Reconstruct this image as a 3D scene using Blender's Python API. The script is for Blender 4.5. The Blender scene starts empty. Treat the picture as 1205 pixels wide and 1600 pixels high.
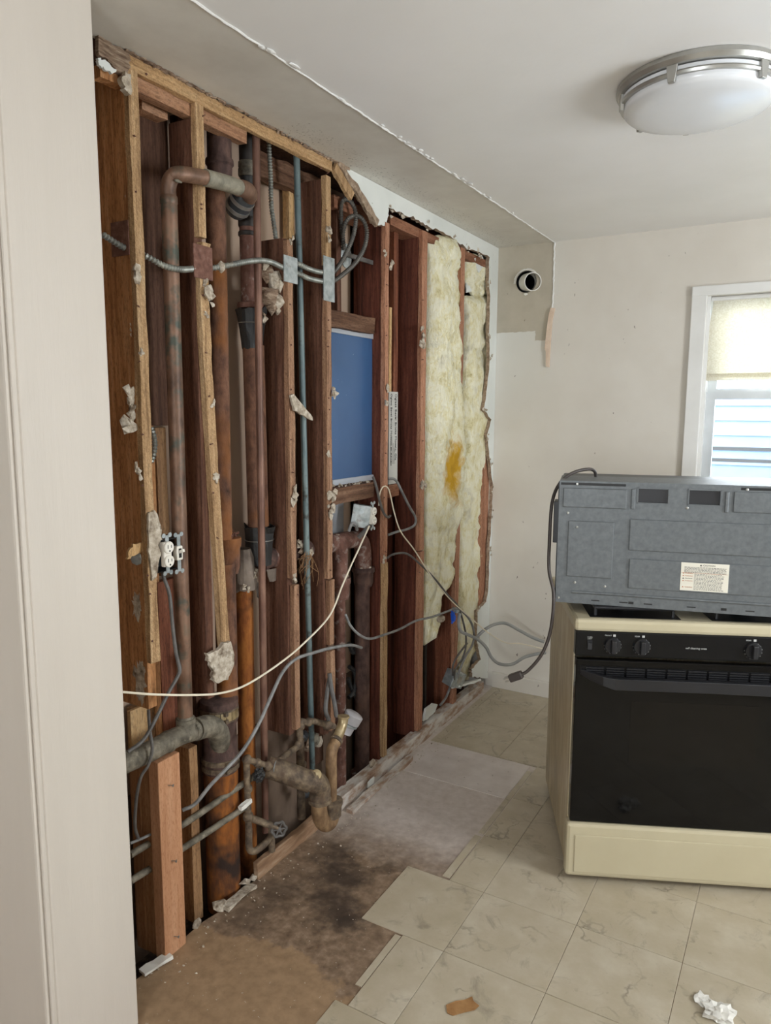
import bpy, bmesh, math, random
import numpy as np
from mathutils import Vector, Matrix, noise
random.seed(7)
# ------------------------------------------------------------------ camera, light, exposure
SC = bpy.context.scene
COL = SC.collection
FPX, PITCH, ROLL, YAW, CAMX, DEPTH, HC = 1139.5145, 0.136964, 0.004855, 0.522994, 1.498702, 3.793272, 2.423748
CP = Vector((CAMX, 0.0, 1.56))
_fw = Vector((-math.sin(YAW)*math.cos(PITCH), math.cos(YAW)*math.cos(PITCH), -math.sin(PITCH)))
_r = Vector((math.cos(YAW), math.sin(YAW), 0)); _u = _r.cross(_fw)
RT = math.cos(ROLL)*_r + math.sin(ROLL)*_u
UP = -math.sin(ROLL)*_r + math.cos(ROLL)*_u
FW = _fw
cam = bpy.data.cameras.new('camera'); camo = bpy.data.objects.new('camera', cam); COL.objects.link(camo)
cam.sensor_fit = 'HORIZONTAL'; cam.sensor_width = 36.0; cam.lens = FPX*36.0/1205.0; cam.clip_start = 0.02
camo.matrix_world = Matrix(((RT.x, UP.x, -FW.x, CP.x), (RT.y, UP.y, -FW.y, CP.y), (RT.z, UP.z, -FW.z, CP.z), (0, 0, 0, 1)))
SC.camera = camo
SC.view_settings.view_transform = 'Standard'; SC.view_settings.look = 'None'
SC.view_settings.gamma = 1.0; SC.view_settings.use_curve_mapping = False
SC.view_settings.exposure = 0.68
world = bpy.data.worlds.new('world'); SC.world = world; world.use_nodes = True
wn = world.node_tree.nodes; wbg = wn['Background']
wbg.inputs['Color'].default_value = (0.85, 0.93, 1.0, 1); wbg.inputs['Strength'].default_value = 11.0
def area(name, loc, direction, sx, sy, power, color):
    l = bpy.data.lights.new(name, 'AREA'); l.shape = 'RECTANGLE'; l.size = sx; l.size_y = sy; l.energy = power; l.color = color
    o = bpy.data.objects.new(name, l); COL.objects.link(o); o.location = loc
    o.rotation_euler = Vector(direction).to_track_quat('-Z', 'Y').to_euler(); return o
# daylight at the windows of the place (right-hand wall, rear room, back window)
SY0, SY1, SZ0, SZ1 = 1.6, 2.4, 1.0, 2.0      # side window opening
RX0, RX1, RZ0, RZ1 = 1.25, 2.2, 1.0, 2.0        # rear room window opening
area('daylight_side_window', (3.30, 2.0, 1.5), (-1, 0, -0.1), .75, .95, 8, (1.0, 0.98, 0.95))
area('daylight_rear_window', (1.725, -2.45, 1.5), (0, 1, -0.05), .9, .95, 8, (1.0, 0.98, 0.95))
for nm, lc, dr, w_, h_ in (('portal_side_window', (3.40, 2.0, 1.5), (-1, 0, 0), .8, 1.0), ('portal_rear_window', (1.725, -2.55, 1.5), (0, 1, 0), .95, 1.0)):
    area(nm, lc, dr, w_, h_, 1, (1, 1, 1)).data.cycles.is_portal = True
pl_ = area('portal_back_window', (1.48, DEPTH+0.15, 1.64), (0, -1, 0), 0.95, 1.0, 1, (1, 1, 1)); pl_.data.cycles.is_portal = True

# ------------------------------------------------------------------ helpers
def W(x, y, X=0.0):
    """point on the plane X = const of the left wall that photo pixel (x, y) shows"""
    d = FW + (x-602.5)/FPX*RT - (y-800)/FPX*UP
    return CP + d*((X-CP.x)/d.x)
def WB(x, y, Y=DEPTH):
    d = FW + (x-602.5)/FPX*RT - (y-800)/FPX*UP
    return CP + d*((Y-CP.y)/d.y)
def WF(x, y, Z=0.0):
    d = FW + (x-602.5)/FPX*RT - (y-800)/FPX*UP
    return CP + d*((Z-CP.z)/d.z)
def RAD(w, P): return w/2*((P-CP).dot(FW))/FPX
def srgb(h):
    h = h.lstrip('#'); c = [int(h[i:i+2], 16)/255 for i in (0, 2, 4)]
    return tuple((v/12.92 if v <= .04045 else ((v+.055)/1.055)**2.4) for v in c)+(1.0,)
def smoothpath(pts, n=6):
    pts = [Vector(p) for p in pts]
    if len(pts) < 3: return pts
    out = []
    P = [pts[0]*2-pts[1]]+pts+[pts[-1]*2-pts[-2]]
    for i in range(1, len(P)-2):
        a, b, c, d = P[i-1:i+3]
        for k in range(n):
            t = k/n
            out.append(0.5*((2*b)+(c-a)*t+(2*a-5*b+4*c-d)*t*t+(3*b-a-3*c+d)*t**3))
    out.append(pts[-1]); return out

class MB:
    def __init__(s): s.v = []; s.f = []; s.m = []; s.mi = 0
    def add(s, vs, fs):
        b = len(s.v); s.v += [tuple(v) for v in vs]; s.f += [tuple(i+b for i in f) for f in fs]; s.m += [s.mi]*len(fs); return s
    def box(s, x0, x1, y0, y1, z0, z1):
        return s.add([(x0,y0,z0),(x1,y0,z0),(x1,y1,z0),(x0,y1,z0),(x0,y0,z1),(x1,y0,z1),(x1,y1,z1),(x0,y1,z1)],
                     [(0,3,2,1),(4,5,6,7),(0,1,5,4),(1,2,6,5),(2,3,7,6),(3,0,4,7)])
    def obox(s, c, a, b, d):
        c, a, b, d = map(Vector, (c, a, b, d))
        if a.cross(b).dot(d) < 0: b = -b
        vs = [c+i*a+j*b+k*d for k in (-1,1) for (i,j) in ((-1,-1),(1,-1),(1,1),(-1,1))]
        return s.add(vs, [(0,3,2,1),(4,5,6,7),(0,1,5,4),(1,2,6,5),(2,3,7,6),(3,0,4,7)])
    def beam(s, p, q, wid, thk, side=Vector((0,1,0)), seg=1, jit=0.0, seed=0):
        """a rough-sawn bar from p to q; wid along side, thk along the third axis"""
        p, q = Vector(p), Vector(q); ax = (q-p).normalized()
        sd = (side-ax*side.dot(ax)).normalized(); th = ax.cross(sd)
        rg = random.Random(seed); vs = []; fs = []
        for k in range(seg+1):
            c = p+(q-p)*(k/seg)
            for (i, j) in ((-1,-1),(1,-1),(1,1),(-1,1)):
                vs.append(c+sd*(i*wid/2+rg.uniform(-jit,jit))+th*(j*thk/2+rg.uniform(-jit,jit)))
        for k in range(seg):
            for e in range(4):
                a = k*4+e; b = k*4+(e+1)%4; fs.append((a,b,b+4,a+4))
        fs.append((3,2,1,0)); n = seg*4; fs.append((n,n+1,n+2,n+3))
        return s.add(vs, fs)
    def tube(s, pts, r, n=10, cap=True):
        pts = [Vector(p) for p in pts]; N = len(pts)
        rs = r if isinstance(r, (list, tuple)) else [r]*N
        t0 = (pts[1]-pts[0]).normalized()
        a = t0.orthogonal().normalized(); vs = []; fs = []
        for i, p in enumerate(pts):
            t = (pts[min(i+1,N-1)]-pts[max(i-1,0)])
            t = t.normalized() if t.length > 1e-9 else t0
            a = (a-t*a.dot(t)); a = a.normalized() if a.length > 1e-6 else t.orthogonal().normalized()
            b = t.cross(a)
            for k in range(n):
                w = 2*math.pi*k/n; vs.append(p+(a*math.cos(w)+b*math.sin(w))*rs[i])
        for i in range(N-1):
            for k in range(n):
                q = i*n+k; q2 = i*n+(k+1)%n; fs.append((q,q2,q2+n,q+n))
        if cap:
            fs.append(tuple(reversed(range(n)))); fs.append(tuple(range((N-1)*n, N*n)))
        return s.add(vs, fs)
    def lathe(s, prof, o, ax, n=24, closed=False):
        o, ax = Vector(o), Vector(ax).normalized(); a = ax.orthogonal().normalized(); b = ax.cross(a); vs = []; fs = []
        for (r, h) in prof:
            for k in range(n):
                w = 2*math.pi*k/n; vs.append(o+ax*h+(a*math.cos(w)+b*math.sin(w))*r)
        P = len(prof)
        for i in range(P-1+(1 if closed else 0)):
            i2 = (i+1) % P
            for k in range(n):
                k2 = (k+1) % n; fs.append((i*n+k, i*n+k2, i2*n+k2, i2*n+k))
        if not closed:
            fs.append(tuple(reversed(range(n)))); fs.append(tuple(range((P-1)*n, P*n)))
        return s.add(vs, fs)
    def prism(s, poly, ext):
        ext = Vector(ext); poly = [Vector(p) for p in poly]; n = len(poly)
        nr = Vector((0,0,0))
        for i in range(n): nr += poly[i].cross(poly[(i+1)%n])
        if nr.dot(ext) < 0: poly = poly[::-1]
        vs = [p for p in poly]+[p+ext for p in poly]
        return s.add(vs, [tuple(reversed(range(n))), tuple(range(n,2*n))]+[(i,(i+1)%n,(i+1)%n+n,i+n) for i in range(n)])
    def lump(s, c, rad, seed=0, sub=2, rough=0.35, freq=1.3):
        bm = bmesh.new(); bmesh.ops.create_icosphere(bm, subdivisions=sub, radius=1.0)
        c = Vector(c); rad = rad if hasattr(rad, '__len__') else (rad,)*3; of = Vector((seed*3.17, seed*1.3, seed*7.7)); vs = []
        for v in bm.verts:
            k = 1+rough*noise.noise(v.co*freq+of)+rough*.6*noise.noise(v.co*freq*2.7+of)
            vs.append((c.x+v.co.x*rad[0]*k, c.y+v.co.y*rad[1]*k, c.z+v.co.z*rad[2]*k))
        bm.verts.index_update(); fs = [tuple(v.index for v in f.verts) for f in bm.faces]; bm.free()
        return s.add(vs, fs)
    def rock(s, c, rad, seed=0, n=11):
        rg = random.Random(seed); bm = bmesh.new(); c = Vector(c); rad = rad if hasattr(rad, '__len__') else (rad,)*3
        for k in range(n):
            d = Vector((rg.gauss(0, 1), rg.gauss(0, 1), rg.gauss(0, 1))).normalized()*rg.uniform(.65, 1.1)
            bm.verts.new((c.x+d.x*rad[0], c.y+d.y*rad[1], c.z+d.z*rad[2]))
        bmesh.ops.convex_hull(bm, input=bm.verts)
        bm.verts.index_update(); used = sorted({v.index for f in bm.faces for v in f.verts}); mp = {u: i for i, u in enumerate(used)}; bm.verts.ensure_lookup_table()
        vs = [tuple(bm.verts[u].co) for u in used]; fs = [tuple(mp[v.index] for v in f.verts) for f in bm.faces]; bm.free()
        return s.add(vs, fs)
    def build(s, name, mats, parent=None, smooth=False, bevel=0.0, label=None, cat=None, group=None, kind=None, recalc=False, angle=40):
        V = np.array(s.v, dtype=float)
        lo, hi = V.min(0), V.max(0); base = Vector(((lo[0]+hi[0])/2, (lo[1]+hi[1])/2, lo[2]))
        me = bpy.data.meshes.new(name); me.from_pydata([tuple(Vector(v)-base) for v in s.v], [], s.f)
        mats = mats if isinstance(mats, (list, tuple)) else [mats]
        for m in mats: me.materials.append(m)
        for p, mi in zip(me.polygons, s.m): p.material_index = mi
        if recalc:
            bm = bmesh.new(); bm.from_mesh(me); bmesh.ops.recalc_face_normals(bm, faces=bm.faces); bm.to_mesh(me); bm.free()
        if smooth:
            for p in me.polygons: p.use_smooth = True
            try: me.set_sharp_from_angle(angle=math.radians(angle))
            except Exception: pass
        me.update(); o = bpy.data.objects.new(name, me); COL.objects.link(o)
        o.matrix_world = Matrix.Translation(base)
        if parent is not None:
            o.parent = parent; o.matrix_parent_inverse = MW[parent.name].inverted()
        MW[o.name] = Matrix.Translation(base)
        if bevel:
            md = o.modifiers.new('edge', 'BEVEL'); md.width = bevel; md.segments = 2; md.limit_method = 'ANGLE'; md.angle_limit = math.radians(50)
        if label: o['label'] = label
        if cat: o['category'] = cat
        if group: o['group'] = group
        if kind: o['kind'] = kind
        return o
MW = {}
def thing(name, label, cat, loc, rotz=0.0, group=None):
    o = bpy.data.objects.new(name, None); COL.objects.link(o); o.empty_display_size = 0.05
    o.location = loc; o.rotation_euler = (0, 0, rotz); o['label'] = label; o['category'] = cat
    if group: o['group'] = group
    MW[o.name] = Matrix.Translation(Vector(loc)) @ Matrix.Rotation(rotz, 4, 'Z'); return o
def tag(o, label, cat, group=None, kind=None):
    o['label'] = label; o['category'] = cat
    if group: o['group'] = group
    if kind: o['kind'] = kind
    return o
def loc_build(mb, name, mats, parent, **kw):
    """build a mesh given in the local frame of an Empty"""
    o = mb.build(name, mats, None, **kw); lm = MW[o.name]
    o.parent = parent; o.matrix_parent_inverse = Matrix.Identity(4); o.matrix_local = lm
    MW[o.name] = MW[parent.name] @ lm; return o

# ------------------------------------------------------------------ materials
def nt(name):
    m = bpy.data.materials.new(name); m.use_nodes = True; t = m.node_tree
    b = t.nodes['Principled BSDF']; return m, t, b
def N(t, typ, **kw):
    n = t.nodes.new(typ)
    for k, v in kw.items():
        if k in n.inputs: n.inputs[k].default_value = v
        else: setattr(n, k, v)
    return n
def ramp(t, fac, stops):
    r = N(t, 'ShaderNodeValToRGB'); e = r.color_ramp.elements
    while len(e) < len(stops): e.new(0.5)
    for el, (p, c) in zip(e, stops): el.position = p; el.color = srgb(c) if isinstance(c, str) else c
    t.links.new(fac, r.inputs['Fac']); return r.outputs['Color']
def coords(t, scale=(1,1,1), space='world'):
    if space == 'world': src = N(t, 'ShaderNodeNewGeometry').outputs['Position']
    else: src = N(t, 'ShaderNodeTexCoord').outputs['Object']
    mp = N(t, 'ShaderNodeMapping'); mp.inputs['Scale'].default_value = scale; t.links.new(src, mp.inputs['Vector']); return mp.outputs['Vector']
def mixc(t, fac, a, b, mode='MIX'):
    m = N(t, 'ShaderNodeMix'); m.data_type = 'RGBA'; m.blend_type = mode
    for val, idx in ((fac, 0), (a, 6), (b, 7)):
        if hasattr(val, 'is_linked') or hasattr(val, 'links'): t.links.new(val, m.inputs[idx])
        else: m.inputs[idx].default_value = (srgb(val) if isinstance(val, str) else val)
    return m.outputs[2]
def math_(t, op, a, b=None, clamp=False):
    m = N(t, 'ShaderNodeMath'); m.operation = op; m.use_clamp = clamp
    for i, v in enumerate((a, b)):
        if v is None: continue
        if hasattr(v, 'links'): t.links.new(v, m.inputs[i])
        else: m.inputs[i].default_value = v
    return m.outputs[0]
def noisetex(t, vec, scale, detail=4, rough=.6, dist=0.0):
    n = N(t, 'ShaderNodeTexNoise'); n.inputs['Scale'].default_value = scale; n.inputs['Detail'].default_value = detail
    n.inputs['Roughness'].default_value = rough; n.inputs['Distortion'].default_value = dist; t.links.new(vec, n.inputs['Vector']); return n.outputs['Fac']
def bump(t, b, h, strength, dist=0.01):
    n = N(t, 'ShaderNodeBump'); n.inputs['Strength'].default_value = strength; n.inputs['Distance'].default_value = dist
    t.links.new(h, n.inputs['Height']); t.links.new(n.outputs['Normal'], b.inputs['Normal'])
def M(name, stops, scale=(1,1,1), nscale=5, detail=5, rough=.7, metal=0.0, bs=.2, bscale=None, dist=0.0, space='world', spots=None, spec=None):
    m, t, b = nt(name); v = coords(t, scale, space); f = noisetex(t, v, nscale, detail, .6, dist)
    c = ramp(t, f, stops)
    if spots:
        pc, ps, lo, hi = spots; v2 = coords(t, (1,1,1), space); f2 = noisetex(t, v2, ps, 3)
        k = N(t, 'ShaderNodeMapRange'); k.inputs[1].default_value = lo; k.inputs[2].default_value = hi; t.links.new(f2, k.inputs[0])
        c = mixc(t, k.outputs[0], c, pc)
    t.links.new(c, b.inputs['Base Color']); b.inputs['Roughness'].default_value = rough; b.inputs['Metallic'].default_value = metal
    if spec is not None: b.inputs['Specular IOR Level'].default_value = spec
    if bs:
        h = f if bscale is None else noisetex(t, coords(t, scale, space), bscale, 4); bump(t, b, h, bs)
    return m
def wood(name, cols, axis='z', knots='#2a1710', rough=.75, bs=.35, saw=0.0):
    st = {'z': (1,1,.06), 'y': (1,.06,1), 'x': (.06,1,1)}[axis]
    m, t, b = nt(name); v = coords(t, st); f = noisetex(t, v, 60, 5, .65, .4)
    c = ramp(t, f, [(.30, cols[0]), (.5, cols[1]), (.72, cols[2])])
    big = noisetex(t, coords(t, tuple(min(1, s*4) for s in st)), 6, 3)
    fine = noisetex(t, coords(t, tuple(min(1, s*5) for s in st)), 190, 4, .7)
    c = mixc(t, ramp(t, fine, [(.34, '#b0b0b0'), (.52, '#000000')]), c, knots)
    c = mixc(t, ramp(t, big, [(.42, '#000000'), (.75, '#8c8c8c')]), c, knots)
    t.links.new(c, b.inputs['Base Color']); b.inputs['Roughness'].default_value = rough; b.inputs['Specular IOR Level'].default_value = .25
    h = f
    if saw:
        w = N(t, 'ShaderNodeTexWave'); w.inputs['Scale'].default_value = 42; w.inputs['Distortion'].default_value = 9; w.inputs['Detail Scale'].default_value = 3; w.bands_direction = 'DIAGONAL'
        t.links.new(coords(t), w.inputs['Vector']); h = math_(t, 'ADD', f, math_(t, 'MULTIPLY', w.outputs['Fac'], saw))
        dk = mixc(t, math_(t, 'MULTIPLY', math_(t, 'SUBTRACT', 1.0, w.outputs['Fac']), .28*saw), c, knots); t.links.new(dk, b.inputs['Base Color'])
    bump(t, b, h, bs, .004); return m
MAT = {}
MAT['orange_stud'] = wood('orange_stud', ('#8a5c3a', '#bd8657', '#d6a577'))
MAT['strip'] = wood('strip', ('#8a6b4b', '#c4a076', '#dcbd94'), saw=.8, knots='#5b3f26')
MAT['strip_red'] = wood('strip_red', ('#735340', '#a67f63', '#bf9a7c'), saw=.6, knots='#4a3022')
MAT['strip_y'] = wood('strip_y', ('#94724e', '#caa375', '#dfbe92'), 'y', saw=.8, knots='#5b3f26')
MAT['pink_board'] = wood('pink_board', ('#8d634a', '#b78a69', '#c89e80'), 'y', saw=.5)
MAT['brown_stud'] = wood('brown_stud', ('#412a20', '#684636', '#84604e'))
MAT['dark_stud'] = wood('dark_stud', ('#38241b', '#583d2e', '#705344'))
MAT['red_stud'] = wood('red_stud', ('#5c3526', '#844f38', '#9c6850'))
MAT['deep_red'] = wood('deep_red', ('#3f2017', '#643628', '#7c4a39'))
MAT['red_edge'] = wood('red_edge', ('#8f5f47', '#b88467', '#cb9c80'), saw=.3)
MAT['red_y'] = wood('red_y', ('#6f4632', '#95664d', '#ab8068'), 'y')
MAT['brown_y'] = wood('brown_y', ('#412c20', '#6a4c39', '#8a6b55'), 'y')
MAT['new_post'] = wood('new_post', ('#b5835f', '#c4926e', '#cfa17e'), knots='#8d5636', bs=.15)
MAT['new_side'] = wood('new_side', ('#835b3c', '#9a6e4b', '#ab805c'), knots='#704426', bs=.15)
MAT['old_tan'] = wood('old_tan', ('#7d5d42', '#a07a56', '#b8936c'))
MAT['pale_batten'] = wood('pale_batten', ('#c39a66', '#d5ae7c', '#e0bf93'), bs=.1)
MAT['copper'] = M('copper', [(.28, '#49362a'), (.44, '#6f5443'), (.58, '#8a6a56'), (.74, '#6a6252')], (1,1,.45), 20, 8, .5, .3, .12, spots=('#4b4f45', 16, .54, .68))
MAT['copper_thin'] = M('copper_thin', [(.3, '#4f382d'), (.5, '#735244'), (.7, '#8f6d5b')], (1,1,.3), 18, 6, .5, .3, .1)
MAT['brass_old'] = M('brass_old', [(.28, '#3f342a'), (.45, '#615243'), (.6, '#7d6b55'), (.75, '#98876f')], (1,1,1), 38, 8, .7, .1, .5, spots=('#5a4636', 18, .56, .72))
MAT['tape_pipe'] = M('tape_pipe', [(.3, '#6e6a5c'), (.5, '#8c8676'), (.7, '#a8a08c')], (1,1,1), 30, 5, .6, .15, .25)
MAT['lead_gray'] = M('lead_gray', [(.28, '#3f3a31'), (.46, '#665f52'), (.6, '#827a6a'), (.75, '#9c9484')], (1,1,1), 28, 8, .7, .1, .5, spots=('#9a917f', 40, .6, .75))
MAT['iron'] = M('iron', [(.28, '#34241e'), (.5, '#56403a'), (.7, '#6f5549')], (1,1,.6), 30, 8, .85, .1, .45)
MAT['iron_dust'] = M('iron_dust', [(.28, '#4a2f26'), (.5, '#6d4a3e'), (.7, '#86665a')], (1,1,.6), 34, 8, .85, .1, .45, spots=('#a0948c', 30, .55, .7))
MAT['rust'] = M('rust', [(.28, '#3a2315'), (.42, '#6d3f1c'), (.55, '#955820'), (.68, '#7a4519'), (.8, '#4b2b18')], (1,1,.4), 22, 8, .9, 0, .5, spots=('#2e1d14', 7, .5, .68))
MAT['rust_bright'] = M('rust_bright', [(.25, '#4e2a13'), (.42, '#82491d'), (.56, '#a2642a'), (.7, '#7d451a'), (.85, '#532c14')], (1,1,.35), 28, 8, .9, 0, .4, spots=('#40220f', 9, .54, .7))
MAT['rust_brown'] = M('rust_brown', [(.28, '#3c281d'), (.45, '#644434'), (.6, '#7d5843'), (.75, '#5a3b2b')], (1,1,.6), 30, 8, .9, 0, .5, spots=('#8a5526', 4, .52, .66))
MAT['teal'] = M('teal', [(.3, '#435052'), (.5, '#5c6c6e'), (.7, '#788684')], (1,1,.25), 16, 6, .45, .2, .08, spots=('#3b3c36', 20, .56, .7))
MAT['galv'] = M('galv', [(.3, '#8f9899'), (.55, '#b3babb'), (.8, '#ccd2d2')], (1,1,1), 40, 4, .4, .5, .1, spots=('#70594a', 22, .62, .8))
MAT['rust_plate'] = M('rust_plate', [(.3, '#5d3d33'), (.55, '#7c5749'), (.8, '#94756a')], (1,1,1), 60, 6, .85, .1, .4)
MAT['plaster'] = M('plaster', [(.3, '#8f8070'), (.5, '#bdb09d'), (.68, '#d8cfc1')], (1,1,1), 60, 8, .95, 0, .6, spots=('#6b5a48', 26, .54, .7))
MAT['plaster_edge'] = M('plaster_edge', [(.3, '#7a6552'), (.55, '#a58f79'), (.8, '#c9b8a4')], (1,1,1), 70, 6, .95, 0, .6)
MAT['lath_chunk'] = M('lath_chunk', [(.3, '#5a4334'), (.5, '#8f7864'), (.7, '#b9a58f')], (1,.4,2.2), 60, 6, .95, 0, .8)
MAT['white_wall'] = M('white_wall', [(.35, '#dcdfda'), (.65, '#e8eae5')], (1,1,1), 3, 3, .6, 0, .05, bscale=60, spots=('#a9a596', 34, .69, .74))
MAT['jamb_paint'] = M('jamb_paint', [(.3, '#cdc4b9'), (.7, '#d3cabf')], (1,1,.12), 7, 4, .5, 0, .10, bscale=70)
MAT['trim_white'] = M('trim_white', [(.3, '#e2e1dd'), (.7, '#edece9')], (1,1,1), 5, 3, .4, 0, .03)
MAT['backing'] = M('backing', [(.3, '#a88f7b'), (.6, '#bba28c'), (.8, '#c8b29d')], (1,1,.4), 3, 4, .85, 0, .05)
MAT['black_wrap'] = M('black_wrap', [(.3, '#191817'), (.6, '#2b2a29'), (.85, '#4c4a47')], (1,1,1), 20, 5, .55, 0, .4)
MAT['black_iron'] = M('black_iron', [(.3, '#2a2624'), (.7, '#3f3833')], (1,1,1), 20, 4, .6, .2, .2)
MAT['gray_wrap'] = M('gray_wrap', [(.3, '#5d5148'), (.6, '#83766a'), (.85, '#a3978a')], (1,1,1), 16, 5, .9, 0, .4)
MAT['rubber'] = M('rubber', [(.3, '#26282a'), (.7, '#3b3e41')], nscale=8, rough=.4, bs=0)
MAT['steel'] = M('steel', [(.3, '#9a9a96'), (.7, '#c9c9c4')], nscale=20, rough=.3, metal=.8, bs=.05)
MAT['bx'] = M('bx', [(.3, '#6f716d'), (.55, '#94968f'), (.8, '#b4b4a6')], nscale=24, rough=.45, metal=.5, bs=.1, spots=('#8a6a48', 14, .58, .75))
MAT['bx_dark'] = M('bx_dark', [(.3, '#4b4844'), (.7, '#6e6a63')], nscale=24, rough=.5, metal=.4, bs=.1)
MAT['cable'] = M('cable', [(.3, '#6b6a68'), (.6, '#8b8a88'), (.85, '#a9a8a5')], nscale=30, rough=.55, bs=.15)
MAT['cable_dark'] = M('cable_dark', [(.3, '#4e4a47'), (.7, '#6c6864')], nscale=30, rough=.55, bs=.1)
MAT['flex'] = M('flex', [(.3, '#8b8c8a'), (.7, '#a6a7a4')], nscale=10, rough=.45, bs=.05)
MAT['wire_white'] = M('wire_white', [(.3, '#e2d6bd'), (.7, '#f0e7d2')], nscale=10, rough=.5, bs=0)
MAT['cord'] = M('cord', [(.3, '#39322f'), (.7, '#4a423e')], nscale=10, rough=.5, bs=0)
MAT['device_white'] = M('device_white', [(.3, '#e8e2d6'), (.7, '#f1ece2')], nscale=10, rough=.4, bs=0)
MAT['black'] = M('black', [(.3, '#0d0d0d'), (.7, '#151515')], nscale=10, rough=.5, bs=0)
MAT['blue'] = M('blue', [(.3, '#33527a'), (.7, '#3f628d')], nscale=2, rough=.3, bs=.02, spots=('#a7b6c6', 70, .72, .78))
MAT['gray_metal'] = M('gray_metal', [(.3, '#a9adb4'), (.7, '#c2c6cc')], nscale=4, rough=.4, metal=.2, bs=.03)
MAT['blue_clip'] = M('blue_clip', [(.3, '#1f4fc0'), (.7, '#2a62d8')], nscale=4, rough=.4, bs=0)
MAT['pvc'] = M('pvc', [(.3, '#d9d5cc'), (.7, '#ebe8e0')], nscale=8, rough=.35, bs=.03)
MAT['pvc_gray'] = M('pvc_gray', [(.3, '#b9b6ba'), (.7, '#d8d5d8')], nscale=8, rough=.35, bs=.05)
MAT['chrome_old'] = M('chrome_old', [(.25, '#7d6a4e'), (.5, '#a8946f'), (.8, '#cfc2a4')], nscale=20, rough=.35, metal=.4, bs=.15)
MAT['tan_pipe'] = M('tan_pipe', [(.28, '#5d4630'), (.46, '#7d6145'), (.6, '#957857'), (.75, '#a98d6b')], (1,1,.6), 34, 8, .65, .1, .35)
MAT['paper_gray'] = M('paper_gray', [(.3, '#b4b2ac'), (.7, '#c7c5be')], nscale=6, rough=.8, bs=.03)
MAT['ink'] = M('ink', [(.3, '#1c1b1a'), (.7, '#242322')], nscale=6, rough=.8, bs=0)
MAT['ink_red'] = M('ink_red', [(.3, '#b5683f'), (.7, '#bf7348')], nscale=6, rough=.8, bs=0)
MAT['ink_white'] = M('ink_white', [(.3, '#b8b8b4'), (.7, '#c4c4c0')], nscale=6, rough=.7, bs=0)
MAT['sole'] = M('sole', [(.25, '#7c5a46'), (.42, '#a88d78'), (.56, '#cfc8c0'), (.75, '#ded9d3')], (1,.35,1), 26, 6, .9, 0, .5)
MAT['sole_wood'] = M('sole_wood', [(.25, '#6b4d38'), (.5, '#927155'), (.72, '#b59b80')], (1,.2,1), 34, 6, .85, 0, .45)

# ------------------------------------------------------------------ structure
def struct(o): o['kind'] = 'structure'; return o
# wall paints and floor surfaces
def back_wall_mat():
    m, t, b = nt('back_wall_paint'); pos = N(t, 'ShaderNodeNewGeometry').outputs['Position']
    sp = N(t, 'ShaderNodeSeparateXYZ'); t.links.new(pos, sp.inputs[0]); x, z = sp.outputs[0], sp.outputs[2]
    n1 = noisetex(t, coords(t), 3, 3)
    c = ramp(t, n1, [(.35, '#d8d1c6'), (.65, '#dfd9cf')])
    wob = math_(t, 'MULTIPLY', math_(t, 'SUBTRACT', noisetex(t, coords(t), 40, 3), .5), .012)
    xw = math_(t, 'ADD', x, wob); zw = math_(t, 'ADD', z, wob)
    a = math_(t, 'MULTIPLY', math_(t, 'LESS_THAN', xw, .222), math_(t, 'GREATER_THAN', zw, 1.982))
    bb = math_(t, 'MULTIPLY', math_(t, 'LESS_THAN', xw, .300), math_(t, 'GREATER_THAN', zw, 1.932))
    bb = math_(t, 'MULTIPLY', bb, math_(t, 'GREATER_THAN', xw, .215))
    msk = math_(t, 'MAXIMUM', a, bb)
    kz = N(t, 'ShaderNodeMapRange'); kz.inputs[1].default_value = 1.5; kz.inputs[2].default_value = 1.98; t.links.new(zw, kz.inputs[0])
    kx = N(t, 'ShaderNodeMapRange'); kx.inputs[1].default_value = .42; kx.inputs[2].default_value = .15; t.links.new(xw, kx.inputs[0])
    pal = math_(t, 'MULTIPLY', kx.outputs[0], kz.outputs[0])
    c = mixc(t, math_(t, 'MULTIPLY', pal, .7), c, '#dcdcd6')
    old = ramp(t, noisetex(t, coords(t), 8, 4), [(.35, '#b3aa99'), (.65, '#beb5a4')])
    c = mixc(t, msk, c, old)
    # scuffs and scratches
    s = noisetex(t, coords(t, (1, 1, .5)), 42, 2); k = N(t, 'ShaderNodeMapRange'); k.inputs[1].default_value = .735; k.inputs[2].default_value = .76; t.links.new(s, k.inputs[0])
    c = mixc(t, math_(t, 'MULTIPLY', k.outputs[0], .7), c, '#6a5c4e')
    t.links.new(c, b.inputs['Base Color']); b.inputs['Roughness'].default_value = .6; bump(t, b, noisetex(t, coords(t), 90, 3), .04); return m
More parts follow.
